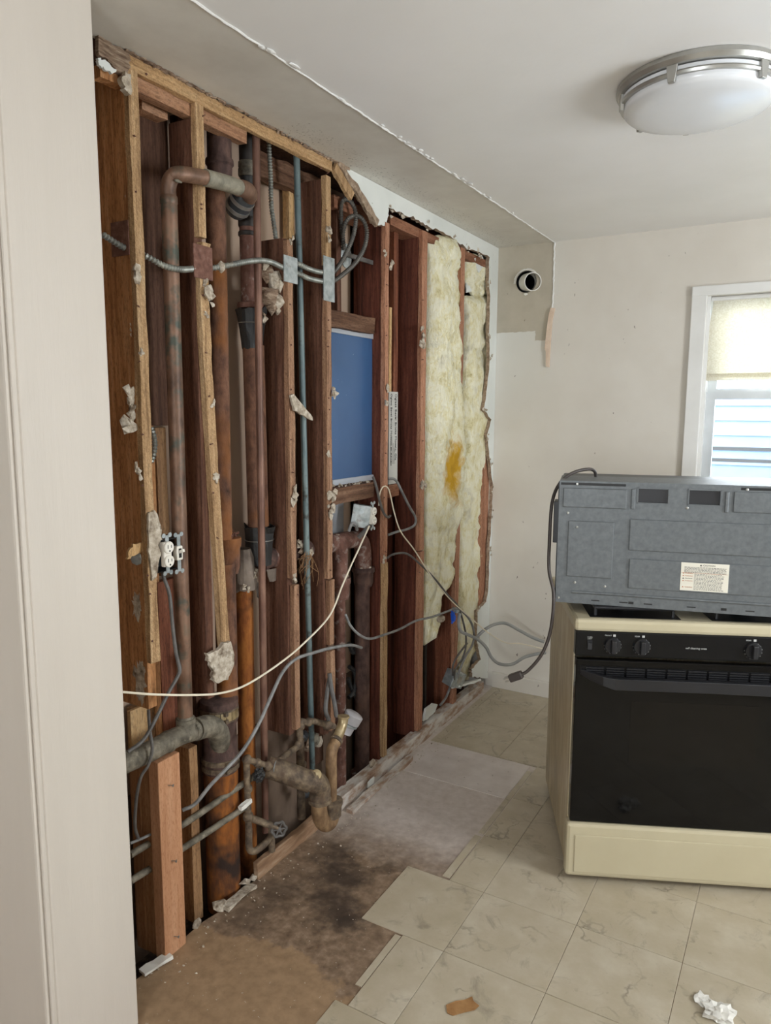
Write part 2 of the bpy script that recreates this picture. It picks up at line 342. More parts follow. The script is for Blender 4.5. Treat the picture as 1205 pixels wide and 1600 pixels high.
def ceiling_mat():
    m, t, b = nt('ceiling_paint'); pos = N(t, 'ShaderNodeNewGeometry').outputs['Position']
    sp = N(t, 'ShaderNodeSeparateXYZ'); t.links.new(pos, sp.inputs[0])
    c = ramp(t, noisetex(t, coords(t), 2, 3), [(.35, '#efeeec'), (.65, '#f4f3f2')])
    old = ramp(t, noisetex(t, coords(t), 6, 5), [(.35, '#cdc8be'), (.65, '#d9d5cc')])
    msk = math_(t, 'MULTIPLY', math_(t, 'LESS_THAN', sp.outputs[0], .297), math_(t, 'GREATER_THAN', sp.outputs[1], 1.14))
    c = mixc(t, msk, c, old)
    g = noisetex(t, coords(t), 120, 3); k = N(t, 'ShaderNodeMapRange'); k.inputs[1].default_value = .6; k.inputs[2].default_value = .68; t.links.new(g, k.inputs[0])
    band = math_(t, 'MULTIPLY', math_(t, 'LESS_THAN', sp.outputs[0], .12), math_(t, 'GREATER_THAN', sp.outputs[1], 1.9))
    c = mixc(t, math_(t, 'MULTIPLY', math_(t, 'MULTIPLY', k.outputs[0], band), .85), c, '#6f6656')
    t.links.new(c, b.inputs['Base Color']); b.inputs['Roughness'].default_value = .45; bump(t, b, noisetex(t, coords(t), 35, 4), .06); return m
def subfloor_mat():
    m, t, b = nt('subfloor_board'); pos = N(t, 'ShaderNodeNewGeometry').outputs['Position']
    sp = N(t, 'ShaderNodeSeparateXYZ'); t.links.new(pos, sp.inputs[0]); x, y = sp.outputs[0], sp.outputs[1]
    n1 = noisetex(t, coords(t), 5, 6); n2 = noisetex(t, coords(t), 30, 5)
    brown = ramp(t, n2, [(.3, '#6d5846'), (.5, '#86705b'), (.7, '#a18a74')])
    tanb = ramp(t, n2, [(.3, '#8f7559'), (.7, '#a98c6d')])
    pale = ramp(t, n2, [(.3, '#c2b6ad'), (.7, '#d6ccc5')])
    yw = math_(t, 'ADD', y, math_(t, 'MULTIPLY', math_(t, 'SUBTRACT', n1, .5), .35))
    k = N(t, 'ShaderNodeMapRange'); k.inputs[1].default_value = 2.02; k.inputs[2].default_value = 2.38; t.links.new(yw, k.inputs[0])
    c = mixc(t, k.outputs[0], brown, pale)
    k2 = N(t, 'ShaderNodeMapRange'); k2.inputs[1].default_value = 1.52; k2.inputs[2].default_value = 1.50; t.links.new(yw, k2.inputs[0])
    c = mixc(t, k2.outputs[0], c, tanb)
    wob = math_(t, 'MULTIPLY', math_(t, 'SUBTRACT', noisetex(t, coords(t), 12, 5), .5), .22)
    for (sx, sy, r, st) in ((.24, 1.90, .13, .85), (.31, 1.76, .12, .85), (.15, 1.98, .10, .7), (.38, 1.72, .07, .8), (.10, 1.74, .12, .5), (.1, 1.6, .09, .45), (.34, 2.02, .06, .5)):
        dx = math_(t, 'SUBTRACT', x, sx); dy = math_(t, 'SUBTRACT', y, sy)
        d = math_(t, 'SQRT', math_(t, 'ADD', math_(t, 'MULTIPLY', dx, dx), math_(t, 'MULTIPLY', dy, dy)))
        d = math_(t, 'ADD', d, wob); k3 = N(t, 'ShaderNodeMapRange'); k3.inputs[1].default_value = r; k3.inputs[2].default_value = r*.25; k3.inputs[3].default_value = 0; k3.inputs[4].default_value = st
        t.links.new(d, k3.inputs[0]); c = mixc(t, k3.outputs[0], c, '#3a2f28')
    fl = noisetex(t, coords(t), 95, 2); k4 = N(t, 'ShaderNodeMapRange'); k4.inputs[1].default_value = .73; k4.inputs[2].default_value = .76; t.links.new(fl, k4.inputs[0])
    c = mixc(t, math_(t, 'MULTIPLY', k4.outputs[0], .7), c, '#d8d0c6')
    t.links.new(c, b.inputs['Base Color']); b.inputs['Roughness'].default_value = .55; bump(t, b, n2, .12); return m
def tile_mat():
    m, t, b = nt('marbled_vinyl_tile'); inf = N(t, 'ShaderNodeObjectInfo')
    pos = N(t, 'ShaderNodeNewGeometry').outputs['Position']
    off = N(t, 'ShaderNodeVectorMath'); off.operation = 'SCALE'; t.links.new(inf.outputs['Location'], off.inputs[0]); off.inputs['Scale'].default_value = 0.0
    ad = N(t, 'ShaderNodeVectorMath'); ad.operation = 'ADD'; t.links.new(pos, ad.inputs[0]); 
    cmb = N(t, 'ShaderNodeCombineXYZ'); t.links.new(math_(t, 'MULTIPLY', inf.outputs['Random'], 37.0), cmb.inputs[0]); t.links.new(math_(t, 'MULTIPLY', inf.outputs['Random'], 91.0), cmb.inputs[1])
    t.links.new(cmb.outputs[0], ad.inputs[1]); v = ad.outputs[0]
    base = ramp(t, noisetex(t, v, 9, 6), [(.3, '#b2a68e'), (.5, '#bcb09a'), (.7, '#c9bfab')])
    base = mixc(t, math_(t, 'MULTIPLY', inf.outputs['Random'], .25), base, '#ab9d83')
    vo = N(t, 'ShaderNodeTexVoronoi'); vo.feature = 'DISTANCE_TO_EDGE'; vo.inputs['Scale'].default_value = 2.3
    dn = N(t, 'ShaderNodeTexNoise'); dn.inputs['Scale'].default_value = 7; dn.inputs['Detail'].default_value = 5; t.links.new(v, dn.inputs['Vector'])
    sc = N(t, 'ShaderNodeVectorMath'); sc.operation = 'SCALE'; sc.inputs['Scale'].default_value = .55; t.links.new(dn.outputs['Color'], sc.inputs[0])
    a2 = N(t, 'ShaderNodeVectorMath'); a2.operation = 'ADD'; t.links.new(v, a2.inputs[0]); t.links.new(sc.outputs[0], a2.inputs[1]); t.links.new(a2.outputs[0], vo.inputs['Vector'])
    wid = math_(t, 'MULTIPLY', noisetex(t, v, 6, 3), .06)
    k = N(t, 'ShaderNodeMapRange'); t.links.new(vo.outputs['Distance'], k.inputs[0]); k.inputs[1].default_value = .0; k.inputs[2].default_value = .03; k.inputs[3].default_value = 1; k.inputs[4].default_value = 0
    gate = N(t, 'ShaderNodeMapRange'); t.links.new(noisetex(t, v, 5.5, 3), gate.inputs[0]); gate.inputs[1].default_value = .5; gate.inputs[2].default_value = .66
    c = mixc(t, math_(t, 'MULTIPLY', math_(t, 'MULTIPLY', k.outputs[0], gate.outputs[0]), .8), base, '#746a5b')
    sm = N(t, 'ShaderNodeMapRange'); t.links.new(noisetex(t, v, 8, 6, .7, 1.5), sm.inputs[0]); sm.inputs[1].default_value = .56; sm.inputs[2].default_value = .72
    c = mixc(t, math_(t, 'MULTIPLY', sm.outputs[0], .6), c, '#7f7566')
    dt = N(t, 'ShaderNodeMapRange'); t.links.new(noisetex(t, coords(t), 60, 2), dt.inputs[0]); dt.inputs[1].default_value = .74; dt.inputs[2].default_value = .77
    c = mixc(t, math_(t, 'MULTIPLY', dt.outputs[0], .5), c, '#6d6355')
    t.links.new(c, b.inputs['Base Color']); b.inputs['Roughness'].default_value = .38; bump(t, b, noisetex(t, coords(t), 50, 4), .05); return m
MAT['back_wall'] = back_wall_mat(); MAT['ceiling'] = ceiling_mat(); MAT['subfloor'] = subfloor_mat(); MAT['tile'] = tile_mat()
MAT['cavity_shade_low'] = M('cavity_shade_low', [(.3, '#5f4d3f'), (.6, '#7d6857'), (.8, '#90796a')], (1,1,.4), 9, 6, .9, 0, .1)  # backing tone darkened, shade of the lower cavity put into the colour
MAT['cavity_dirt'] = M('cavity_dirt', [(.3, '#2b2019'), (.55, '#4a3a2e'), (.75, '#6f5c4c')], nscale=30, rough=.95, bs=.6)

XR, YN = 3.35, -2.5
# ceiling
struct(MB().box(-1.6, XR, YN, DEPTH+.1, HC, HC+.06).build('ceiling', MAT['ceiling']))
# floor: subfloor board with its broken edge along the wall, tiles as parts
mb = MB()
edge = []
rg = random.Random(3)
for i in range(0, 41):
    yy = 1.10+(DEPTH-1.10)*i/40
    xx = rg.uniform(-.012, .004) if yy < 2.05 else -.03
    edge.append((xx, yy, -.17))
poly = edge+[(XR, DEPTH, -.17), (XR, 1.10, -.17)]
mb.prism(poly, (0, 0, .167)); mb.box(-1.6, XR, YN, 1.10, -.17, -.003)
floor = struct(mb.build('floor', MAT['subfloor']))
mb = MB(); mb.box(-.6, 0.0, 1.0, DEPTH+.05, -.16, -.13)
for i in range(60):
    mb.lump((rg.uniform(-.16, -.02), rg.uniform(1.2, 3.7), -.125), rg.uniform(.008, .024), i, 1)
struct(mb.build('floor_cavity', MAT['cavity_dirt'], label='dark rubble-strewn gap under the broken floor edge'))
rows = [1.763+.305*j for j in range(-14, 8)]
shared = {}
def tile(x0, x1, y0, y1, th=.0032):
    key = (round(x1-x0, 3), round(y1-y0, 3)); g = .0007
    name = 'floor_tile'
    if key not in shared:
        w, h = key; w2, h2 = w/2-g, h/2-g; b = .0008
        me = bpy.data.meshes.new(name)
        me.from_pydata([(-w2,-h2,0),(w2,-h2,0),(w2,h2,0),(-w2,h2,0),(-w2,-h2,th-b),(w2,-h2,th-b),(w2,h2,th-b),(-w2,h2,th-b),(-w2+b,-h2+b,th),(w2-b,-h2+b,th),(w2-b,h2-b,th),(-w2+b,h2-b,th)], [],
                       [(0,3,2,1),(8,9,10,11)]+[(i,(i+1)%4,(i+1)%4+4,i+4) for i in range(4)]+[(i+4,(i+1)%4+4,(i+1)%4+8,i+8) for i in range(4)])
        me.materials.append(MAT['tile']); shared[key] = me
    o = bpy.data.objects.new(name, shared[key]); COL.objects.link(o); o.location = ((x0+x1)/2, (y0+y1)/2, -.003)
    o.parent = floor; o.matrix_parent_inverse = MW[floor.name].inverted()
for y0 in rows:
    y1 = min(y0+.305, DEPTH-.002)
    if y1-y0 < .03 or y1 < -1.0: continue
    st = .51 if y1 < 1.46 else .55 if y1 < 1.77 else .403 if y1 < 2.08 else .56
    if y0 > 2.95: st = .035
    x = .99-.305*4
    while x < XR-.01:
        a, b2 = max(x, st), min(x+.305, XR)
        if b2-a > .02: tile(a, b2, y0, y1)
        x += .305
# old vinyl edge strips left along the torn tile line, bare hardboard sheets and their seams
for (a, b2, y0, y1) in ((.535, .557, 2.38, 2.93), (.53, .556, 2.08, 2.36), (.528, .548, 1.53, 1.755)):
    MB().box(a, b2, y0, y1, -.003, -.0006).build('old_vinyl_strip', MAT['tile'], floor)
MAT['hardboard'] = M('hardboard', [(.3, '#c6bbb4'), (.6, '#d8cfc9'), (.8, '#e1d9d4')], nscale=9, detail=6, rough=.5, bs=.05, spots=('#8a7a6c', 40, .68, .74))
for y0, y1 in ((2.66, 2.979),):
    MB().box(.04, .533, y0, y1, -.003, -.0012).build('hardboard_sheet', MAT['hardboard'], floor)

# back wall with the window opening and the round vent hole
WX0, WX1, WZ0, WZ1 = 1.045, 1.93, 1.18, 2.10
HX, HZ, HR = .158, 2.238, .056
bm = bmesh.new()
def loop(pts):
    vs = [bm.verts.new(p) for p in pts]; return [bm.edges.new((vs[i], vs[(i+1) % len(vs)])) for i in range(len(vs))]
e = loop([(-.26, DEPTH, -.16), (XR, DEPTH, -.16), (XR, DEPTH, HC), (-.26, DEPTH, HC)])
e += loop([(WX0, DEPTH, WZ0), (WX1, DEPTH, WZ0), (WX1, DEPTH, WZ1), (WX0, DEPTH, WZ1)])
e += loop([(HX+HR*math.cos(k*math.pi/14), DEPTH, HZ+HR*math.sin(k*math.pi/14)) for k in range(28)])
bmesh.ops.triangle_fill(bm, edges=e, use_beauty=True)
r = bmesh.ops.extrude_face_region(bm, geom=list(bm.faces)); vv = [g for g in r['geom'] if isinstance(g, bmesh.types.BMVert)]
bmesh.ops.translate(bm, verts=vv, vec=(0, .12, 0)); bmesh.ops.recalc_face_normals(bm, faces=bm.faces)
me = bpy.data.meshes.new('wall_back'); bm.to_mesh(me); bm.free(); me.materials.append(MAT['back_wall'])
wall_back = bpy.data.objects.new('wall_back', me); COL.objects.link(wall_back); struct(wall_back); MW['wall_back'] = Matrix.Identity(4)
# baseboard at the back
struct(MB().box(.03, XR, DEPTH-.02, DEPTH, 0.0, .088).build('baseboard_back', MAT['back_wall'], bevel=.003))
# side wall with a window, rear room walls
mb = MB()
mb.box(XR, XR+.1, YN, SY0, 0, HC); mb.box(XR, XR+.1, SY1, DEPTH+.1, 0, HC); mb.box(XR, XR+.1, SY0, SY1, 0, SZ0); mb.box(XR, XR+.1, SY0, SY1, SZ1, HC)
struct(mb.build('wall_right', MAT['back_wall']))
mb = MB(); mb.box(-1.7, RX0, YN-.1, YN, 0, HC); mb.box(RX1, XR+.1, YN-.1, YN, 0, HC); mb.box(RX0, RX1, YN-.1, YN, 0, RZ0); mb.box(RX0, RX1, YN-.1, YN, RZ1, HC)
struct(mb.build('wall_rear', MAT['back_wall'])); struct(MB().box(-1.7, -1.6, YN, 1.14, 0, HC).build('wall_hall', MAT['back_wall']))
# partition end with painted door jamb in the foreground
JX = .12
mb = MB(); mb.box(-1.6, -.02, .985, 1.13, 0, HC); struct(mb.build('wall_partition', MAT['jamb_paint']))
yn = W(54, 1000, JX).y
jm = MB(); jm.box(-.02, JX, yn, 1.137, 0, HC-.001); jamb = struct(jm.build('trim_1', MAT['jamb_paint'], bevel=.004, label='white painted door jamb with brush marks'))
MB().box(-.10, JX-.012, yn-.02, yn, 0, HC-.001).build('casing', MAT['jamb_paint'], jamb, bevel=.006)
MB().box(JX-.012, JX-.003, yn-.012, yn+.001, 0, HC-.001).build('bead', MAT['jamb_paint'], jamb, bevel=.004)
MB().box(-1.6, -.10, yn-.045, yn, 0, HC-.001).build('casing_back_band', MAT['jamb_paint'], jamb, bevel=.006)

# left wall: remaining plaster with broken edge, backing board and sheathing of the open cavity
def jag(pts, amp, seed, n=5):
    rg = random.Random(seed); out = []
    for i in range(len(pts)-1):
        a, b = Vector(pts[i]), Vector(pts[i+1])
        for k in range(n):
            p = a.lerp(b, k/n)
            if k or i: p = p+Vector((0, rg.uniform(-amp, amp), rg.uniform(-amp, amp)))
            out.append(p)
    out.append(Vector(pts[-1])); return out
brk = [(530, 246), (541, 266), (550, 292), (566, 312), (580, 338), (590, 352), (600, 350), (606, 346), (608, 326), (628, 334), (650, 341), (668, 354), (688, 361), (712, 375), (730, 389), (748, 394), (765, 402), (764, 440), (766, 470), (764, 520), (766, 560), (762, 600), (757, 640), (768, 655), (761, 680), (766, 720), (770, 760), (769, 800), (765, 860), (763, 920), (760, 940), (747, 955), (745, 1000), (751, 1030), (737, 1046), (738, 1058), (757, 1060)]
P = jag([W(x, y, 0) for x, y in brk], .006, 5)
P[0].z = HC-.001
P += [Vector((0, DEPTH-.001, 0.04)), Vector((0, DEPTH-.001, HC-.001))]
for p in P:
    p.y = min(p.y, DEPTH-.001); p.z = min(p.z, HC-.001); p.x = 0
mb = MB(); mb.prism(P, (-.019, 0, 0))
mb.m = [1]*len(mb.f); nP = len(P)
for i in (0, 1):
    if abs(sum(mb.v[k][0] for k in mb.f[i])/nP) < .005: mb.m[i] = 0
me = bpy.data.meshes.new('wall_left'); me.from_pydata(mb.v, [], mb.f); me.materials.append(MAT['white_wall']); me.materials.append(MAT['plaster_edge'])
for p_, k in zip(me.polygons, mb.m): p_.material_index = k
wall_left = bpy.data.objects.new('wall_left', me); COL.objects.link(wall_left); struct(wall_left); MW['wall_left'] = Matrix.Identity(4)
# torn paper and plaster flakes along the broken edge
rg = random.Random(11)
for i in range(8, len(brk)-4):
    if rg.random() < .75:
        a = W(*brk[i], 0); mb = MB()
        for k in range(3):
            p = a+Vector((rg.uniform(0, .008), rg.uniform(-.02, .02), rg.uniform(-.03, .02)))
            mb.rock(p, (rg.uniform(.003, .007), rg.uniform(.006, .02), rg.uniform(.006, .016)), i*7+k, 9)
        mb.build('plaster_flake', MAT['plaster'], wall_left)
# cavity backing (wall board of the next room) and sheathing planks on the outer part
MB().box(-.20, -.185, 1.0, 2.62, -.13, HC+.05).build('backing_board', MAT['backing'], wall_left)
yb = [2.62, 2.78, 2.98, 3.2, 3.42, 3.6, DEPTH+.1]
for i in range(len(yb)-1):
    MB().box(-.17, -.15, yb[i]+.003, yb[i+1]-.003, -.13, HC+.05).build('sheathing_plank', MAT['deep_red'], wall_left)
MB().box(-.26, -.21, 1.0, DEPTH+.12, -.3, HC+.1).build('light_leak_sheet', MAT['dark_stud'], wall_left)  # added solid sheet, stops sky light leaking through the plank gaps
MB().box(-.2, .3, 1.0, DEPTH+.1, HC+.06, HC+.1).build('ceiling_joist_board', MAT['dark_stud'], wall_left)
MB().box(-.184, -.178, 1.14, 2.62, -.13, .42).build('lower_backing_shade', MAT['cavity_shade_low'], wall_left)  # added sheet, its darker colour stands in for shade low on the backing
MB().box(-.2, -.021, 1.0, DEPTH, HC-.002, HC+.02).build('top_plate', MAT['dark_stud'], wall_left)
MB().box(-.26, 0.0, 1.10, 1.138, -.17, HC).build('end_stud', MAT['dark_stud'], wall_left)
# ragged ridge where the old soffit face met the ceiling
mb = MB(); pts = []; rad = []
for i in range(140):
    yy = 1.14+(DEPTH-1.14)*i/139
    pts.append((.299+rg.uniform(-.002, .002), yy, HC-.001)); rad.append(.0018+.0028*abs(noise.noise(Vector((yy*9, 0, 3))))+rg.uniform(0, .0012))
mb.tube(pts, rad, 6)
for i in range(26):
    yy = rg.uniform(1.3, 3.75); mb.lump((.302+rg.uniform(-.004, .012), yy, HC-.003), (rg.uniform(.003, .009), rg.uniform(.008, .024), .003), i, 1, .6, 2)
struct(mb.build('trim_2', MAT['trim_white'], label='ragged plaster ridge left across the ceiling'))
mb = MB(); pts = [(.303+rg.uniform(-.003, .003), DEPTH-.001, HC-.005-.33*i/30) for i in range(31)]
mb.tube(pts, [.003+rg.uniform(0, .003) for _ in pts], 6); struct(mb.build('trim_3', MAT['trim_white'], label='ragged plaster ridge down the back wall'))

# ------------------------------------------------------------------ framing lumber
FIRST = {}
def ybounds(xl, xr, yr, X): return W(xl, yr, X).y, W(xr, yr, X).y
def stud(label, xl, xr, yref, ytop, ybot, mat, xf=-.02, depth=.1, strips=(), smat='strip', name='wall_stud', jit=.0015, group='studs of the opened wall', edge=None, seed=0):
    y0, y1 = W(xl, yref, xf).y, W(xr, yref, xf+.0198 if strips else xf).y; xm = (xl+xr)/2
    if y1-y0 < .03: y0 = y1-.03
    zt = min(W(xm+(yref-ytop)*0, ytop, xf).z, HC-.004); zb = W(xm, ybot, xf).z
    mb = MB(); seg = max(2, int((zt-zb)/.12))
    mb.beam((xf-depth/2, (y0+y1)/2, zb), (xf-depth/2, (y0+y1)/2, zt), y1-y0, depth, Vector((0, 1, 0)), seg, jit, seed+3)
    o = mb.build(name, MAT[mat], bevel=.0015, label=label, cat='stud', group=group)
    for (ta, tb, off, m2) in strips:
        za, zb2 = min(W(xm, ta, 0).z, HC-.004), W(xm, tb, 0).z
        w = (y1-y0); mb = MB()
        mb.beam((xf+.010, (y0+y1)/2+off, zb2), (xf+.010, (y0+y1)/2+off, za), w*1.0, .0195, Vector((0, 1, 0)), max(2, int((za-zb2)/.08)), .0018, seed+int(ta))
        s = mb.build('furring_strip', MAT[m2], o, bevel=.001)
    o['_y'] = (y0+y1)/2; o['_w'] = y1-y0; o['_xf'] = xf
    return o
def nails(o, X, ys, xs, seed=1, ln=.009):
    rg = random.Random(seed); mb = MB()
    for (x, y) in zip(xs, ys):
        p = W(x, y+rg.uniform(-12, 12), X); p.y += rg.uniform(-.006, .006); d = Vector((1, rg.uniform(-.7, .7), rg.uniform(-.7, .7))).normalized()
        mb.tube([p-d*.004, p+d*ln*rg.uniform(.4, 1)], .0012, 5); mb.lathe([(.003, 0), (.003, .001)], p+d*.001, d, 7)
    mb.build('nail_row', MAT['rust_plate'], o, kind='stuff')
def clump(parent, x, y, X, r, seed, mat='plaster', name='plaster_clump', flat=.4, n=4):
    rg = random.Random(seed); mb = MB(); c = W(x, y, X); r *= 1.55
    for k in range(n):
        p = c+Vector((rg.uniform(0, r*.3), rg.uniform(-r, r)*.45, rg.uniform(-r, r)*.8))
        mb.rock(p, (r*flat*rg.uniform(.5, 1), r*rg.uniform(.3, .75), r*rg.uniform(.35, .8)), seed*5+k, 12)
    return mb.build(name, MAT[mat], parent)
def shard(parent, pix, X, th, mat, name, seed=0, amp=.003, tilt=0.0, n=4, **kw):
    """a broken flat piece: outline points given on the plane X, with real thickness, bent a little"""
    pts = [W(x, y, X) for x, y in pix]; pts = jag(pts+[pts[0]], amp, seed, n)[:-1]
    c = sum(pts, Vector())/len(pts)
    for p in pts: p.x += (p.z-c.z)*tilt+noise.noise(p*14)*.008
    mb = MB(); mb.prism(pts, (th, 0, 0)); return mb.build(name, MAT[mat], parent, **kw)

s1 = stud('orange stud beside the white jamb, cut off above the new post', 209, 226, 400, 128, 1115, 'orange_stud', depth=.105, strips=((112, 1045, 0, 'strip'),), seed=1)
nails(s1, .001, (220, 300, 470, 560, 690, 760, 905, 940, 990), (207, 211, 216, 219, 222, 225, 232, 232, 236))
for i, (x, y, r) in enumerate(((205, 320, .016), (201, 192, .010), (218, 430, .02), (203, 612, .02), (207, 650, .028), (205, 655, .02), (214, 737, .014), (206, 515, .01), (237, 825, .022), (238, 845, .03), (236, 870, .03), (238, 895, .02), (222, 555, .01))):
    clump(s1, x, y, -.004 if y < 800 and x > 210 else -.03, r, 40+i)
shard(s1, [(229, 802), (240, 798), (247, 812), (249, 835), (245, 850), (247, 872), (243, 900), (234, 906), (231, 870), (229, 840)], .001, .007, 'plaster', 'plaster_coat', 21, .004, n=3)
MB().box(-.082, -.018, s1['_y']-s1['_w']/2-.004, s1['_y']-s1['_w']/2-.001, W(190, 400, -.05).z, W(190, 347, -.05).z).build('rusty_nail_plate', MAT['rust_plate'], s1)
shard(s1, [(196, 862), (205, 850), (222, 846), (222, 858), (208, 868), (195, 872)], -.03, .008, 'pale_batten', 'wood_splinter', 3)
mb = MB(); pc = W(217, 872, -.04); mb.lathe([(.018, 0), (.018, .006), (.012, .008)], pc+Vector((0, -.004, 0)), (0.5, -1, 0), 8); mb.build('box_bracket', MAT['galv'], s1)
for i, (x, y, r) in enumerate(((219, 945, .022), (226, 1055, .03), (227, 1075, .022))):
    p = W(x, y, -.05); mb = MB(); yy = s1['_y']-s1['_w']/2
    mb.lump((p.x, yy, p.z), (r*.6, .002, r*1.5), 90+i, 3, 1.1, 3); mb.build('plaster_smear', MAT['plaster'], s1)

stud('dark stud standing behind the orange stud at the jamb', 214, 230, 400, 128, 1500, 'orange_stud', xf=-.135, depth=.045, seed=2)
# dark boards behind the copper drain
def board(label, x0, x1, yr, ytop, ybot, X, th, mat, name='cavity_board', group='boards inside the open wall'):
    a, b = ybounds(x0, x1, yr, X); zt, zb = min(W((x0+x1)/2, ytop, X).z, HC-.004), W((x0+x1)/2, ybot, X).z
    mb = MB(); mb.beam((X-th/2, (a+b)/2, zb), (X-th/2, (a+b)/2, zt), b-a, th, Vector((0, 1, 0)), 6, .001, int(x0))
    return mb.build(name, MAT[mat], bevel=.0015, label=label, cat='board', group=group)
board('wide dark board behind the copper drain pipe', 224, 268, 400, 175, 665, -.115, .03, 'dark_stud')
board('tan board under the wide dark board behind the copper drain', 246, 262, 750, 668, 900, -.15, .02, 'old_tan')
board('reddish brown board behind the lower copper drain', 250, 285, 1000, 905, 1420, -.13, .025, 'red_stud')
board('blackish board between copper drain and the bowed tan strip', 287, 299, 500, 185, 1330, -.12, .03, 'dark_stud')
b_ = stud('dark stud with a long tan strip and a rusty plate beside the rusty stack', 313, 330, 600, 195, 1095, 'brown_stud', depth=.085, strips=((158, 372, 0, 'strip'),), seed=3)
mb = MB(); vs = []; fs = []; rg = random.Random(5); SP = smoothpath([W(x, y, -.0105) for x, y in ((318, 380), (315.5, 440), (323, 600), (336, 800), (350.5, 1022))], 9)
for p in SP:
    for (i, j) in ((-1, -1), (1, -1), (1, 1), (-1, 1)): vs.append(p+Vector((i*.0098+rg.uniform(-.0012, .0012), j*.0165+rg.uniform(-.0015, .0015), 0)))
for k in range(len(SP)-1):
    for e in range(4): fs.append((k*4+e, k*4+(e+1) % 4, k*4+4+(e+1) % 4, k*4+4+e))
fs += [(3, 2, 1, 0), tuple(len(vs)-4+i for i in range(4))]
mb.add(vs, fs); mb.build('furring_strip', MAT['strip'], b_, recalc=True)
nails(b_, .001, (178, 260, 310, 325, 455, 560, 608, 690, 760, 850), (316, 317, 316, 317, 318, 324, 325, 330, 334, 340), 5)
pz = W(317, 410, .003); MB().box(.0, .004, W(303, 410, .003).y, W(332, 410, .003).y, W(317, 436, 0).z, W(317, 384, 0).z).build('rusty_nail_plate', MAT['rust_plate'], b_, bevel=.001)
for i, (x, y, r) in enumerate(((325, 450, .02), (328, 470, .018), (333, 630, .009), (335, 745, .012), (322, 492, .008))): clump(b_, x, y, .0, r, 140+i)
shard(b_, [(320, 1020), (330, 1018), (346, 1005), (356, 1003), (361, 1018), (360, 1040), (352, 1060), (336, 1066), (329, 1062), (330, 1045), (322, 1034)], .003, .012, 'plaster', 'plaster_chunk', 4, .004)
c_ = stud('brown stud cut short below the ceiling with a bright metal plate near its top', 449, 460.5, 600, 376, 1148, 'brown_stud', strips=((376, 905, 0, 'strip_red'), (917, 1146, .012, 'strip_red')), seed=4)
nails(c_, .001, (482, 545, 610, 640, 690, 735, 800, 940, 1000), (452, 453, 455, 455, 456, 457, 458, 464, 464), 8)
MB().box(.0, .003, W(444, 420, .003).y, W(465, 420, .003).y, W(454, 442, 0).z, W(454, 401, 0).z).build('nail_plate', MAT['galv'], c_)
for i, (x, y, r) in enumerate(((455, 376, .01), (457, 775, .022), (460, 905, .012))): clump(c_, x, y, .0, r, 160+i)
shard(c_, [(452, 618), (457, 616), (470, 632), (485, 652), (486, 657), (478, 655), (464, 645), (456, 641)], .004, .008, 'plaster', 'plaster_shard', 6, .002)
d_ = stud('tall dark brown stud with tan strip beside the blue panel', 508.5, 518.5, 600, 285, 1145, 'brown_stud', strips=((275, 415, 0, 'strip'), (466, 905, 0, 'strip_red'), (908, 1010, .01, 'strip_red'), (1020, 1145, .012, 'strip_red')), seed=5)
nails(d_, .001, (330, 500, 528, 550, 620, 645, 700, 760, 845, 900), (511, 512, 513, 513, 513, 514, 514, 514, 515, 516), 9)
MB().box(.0, .003, W(506, 440, .003).y, W(523, 440, .003).y, W(514, 471, 0).z, W(514, 402, 0).z).build('nail_plate', MAT['galv'], d_)
for i, (x, y, r) in enumerate(((514, 363, .02), (521, 612, .018), (514, 712, .012), (517, 780, .026), (515, 800, .016))): clump(d_, x, y, .004, r, 180+i)
board('blackish board behind the teal pipe', 474, 501, 600, 370, 1200, -.14, .03, 'dark_stud')
e_ = stud('slim reddish stud between the blue panel and the printed carton', 595.5, 607, 600, 346, 1185, 'deep_red', depth=.1, strips=((346, 880, 0, 'red_edge'), (880, 1182, .004, 'strip')), seed=6)
nails(e_, .001, (392, 405, 450, 476, 520, 590, 645, 672, 716, 770, 860), (602, 605, 603, 604, 603, 603, 603, 602, 603, 600, 602), 10)
for i, (x, y, r) in enumerate(((602, 395, .012), (612, 410, .016), (604, 605, .014), (603, 632, .016), (600, 875, .012))): clump(e_, x, y, .003, r, 200+i)
f_ = stud('wide dark red stud at the edge of the yellow insulation', 652, 665.5, 600, 362, 1142, 'deep_red', depth=.11, strips=((358, 860, 0, 'red_edge'), (862, 1138, .004, 'red_edge')), seed=7)
nails(f_, .001, (470, 560, 630, 700, 800, 900), (660, 660, 660, 659, 658, 656), 11)
for i, (x, y, r) in enumerate(((660, 520, .02), (660, 535, .02), (660, 750, .022))): clump(f_, x, y, .004, r, 220+i)
stud('narrow red stud behind the slim reddish stud', 615.5, 622, 500, 348, 770, 'red_stud', xf=-.06, depth=.06, seed=8)
g_ = stud('red stud between the two yellow insulation batts', 713, 725, 500, 383, 1105, 'red_stud', depth=.09, strips=((385, 640, 0, 'red_edge'), (745, 1100, .0, 'red_edge')), seed=9)
for i, (x, y, r) in enumerate(((717, 503, .012), (715, 548, .01))): clump(g_, x, y, .004, r, 240+i)
stud('red stud along the broken plaster near the room corner', 753, 764, 800, 668, 952, 'red_edge', depth=.07, xf=-.024, seed=10)
stud('thin dark stud beside the cable loops above the blue panel', 527, 533, 400, 318, 486, 'brown_stud', xf=-.07, depth=.05, seed=12)
board('pale batten behind the cable loops', 575, 580, 420, 346, 500, -.12, .03, 'pale_batten', 'batten', 'battens')
board('pale batten beside the top of the teal pipe', 452, 460, 320, 296, 372, -.14, .03, 'pale_batten', 'batten', 'battens')
board('pale batten above the printed carton', 608.5, 612, 560, 480, 615, -.06, .02, 'pale_batten', 'batten', 'battens')

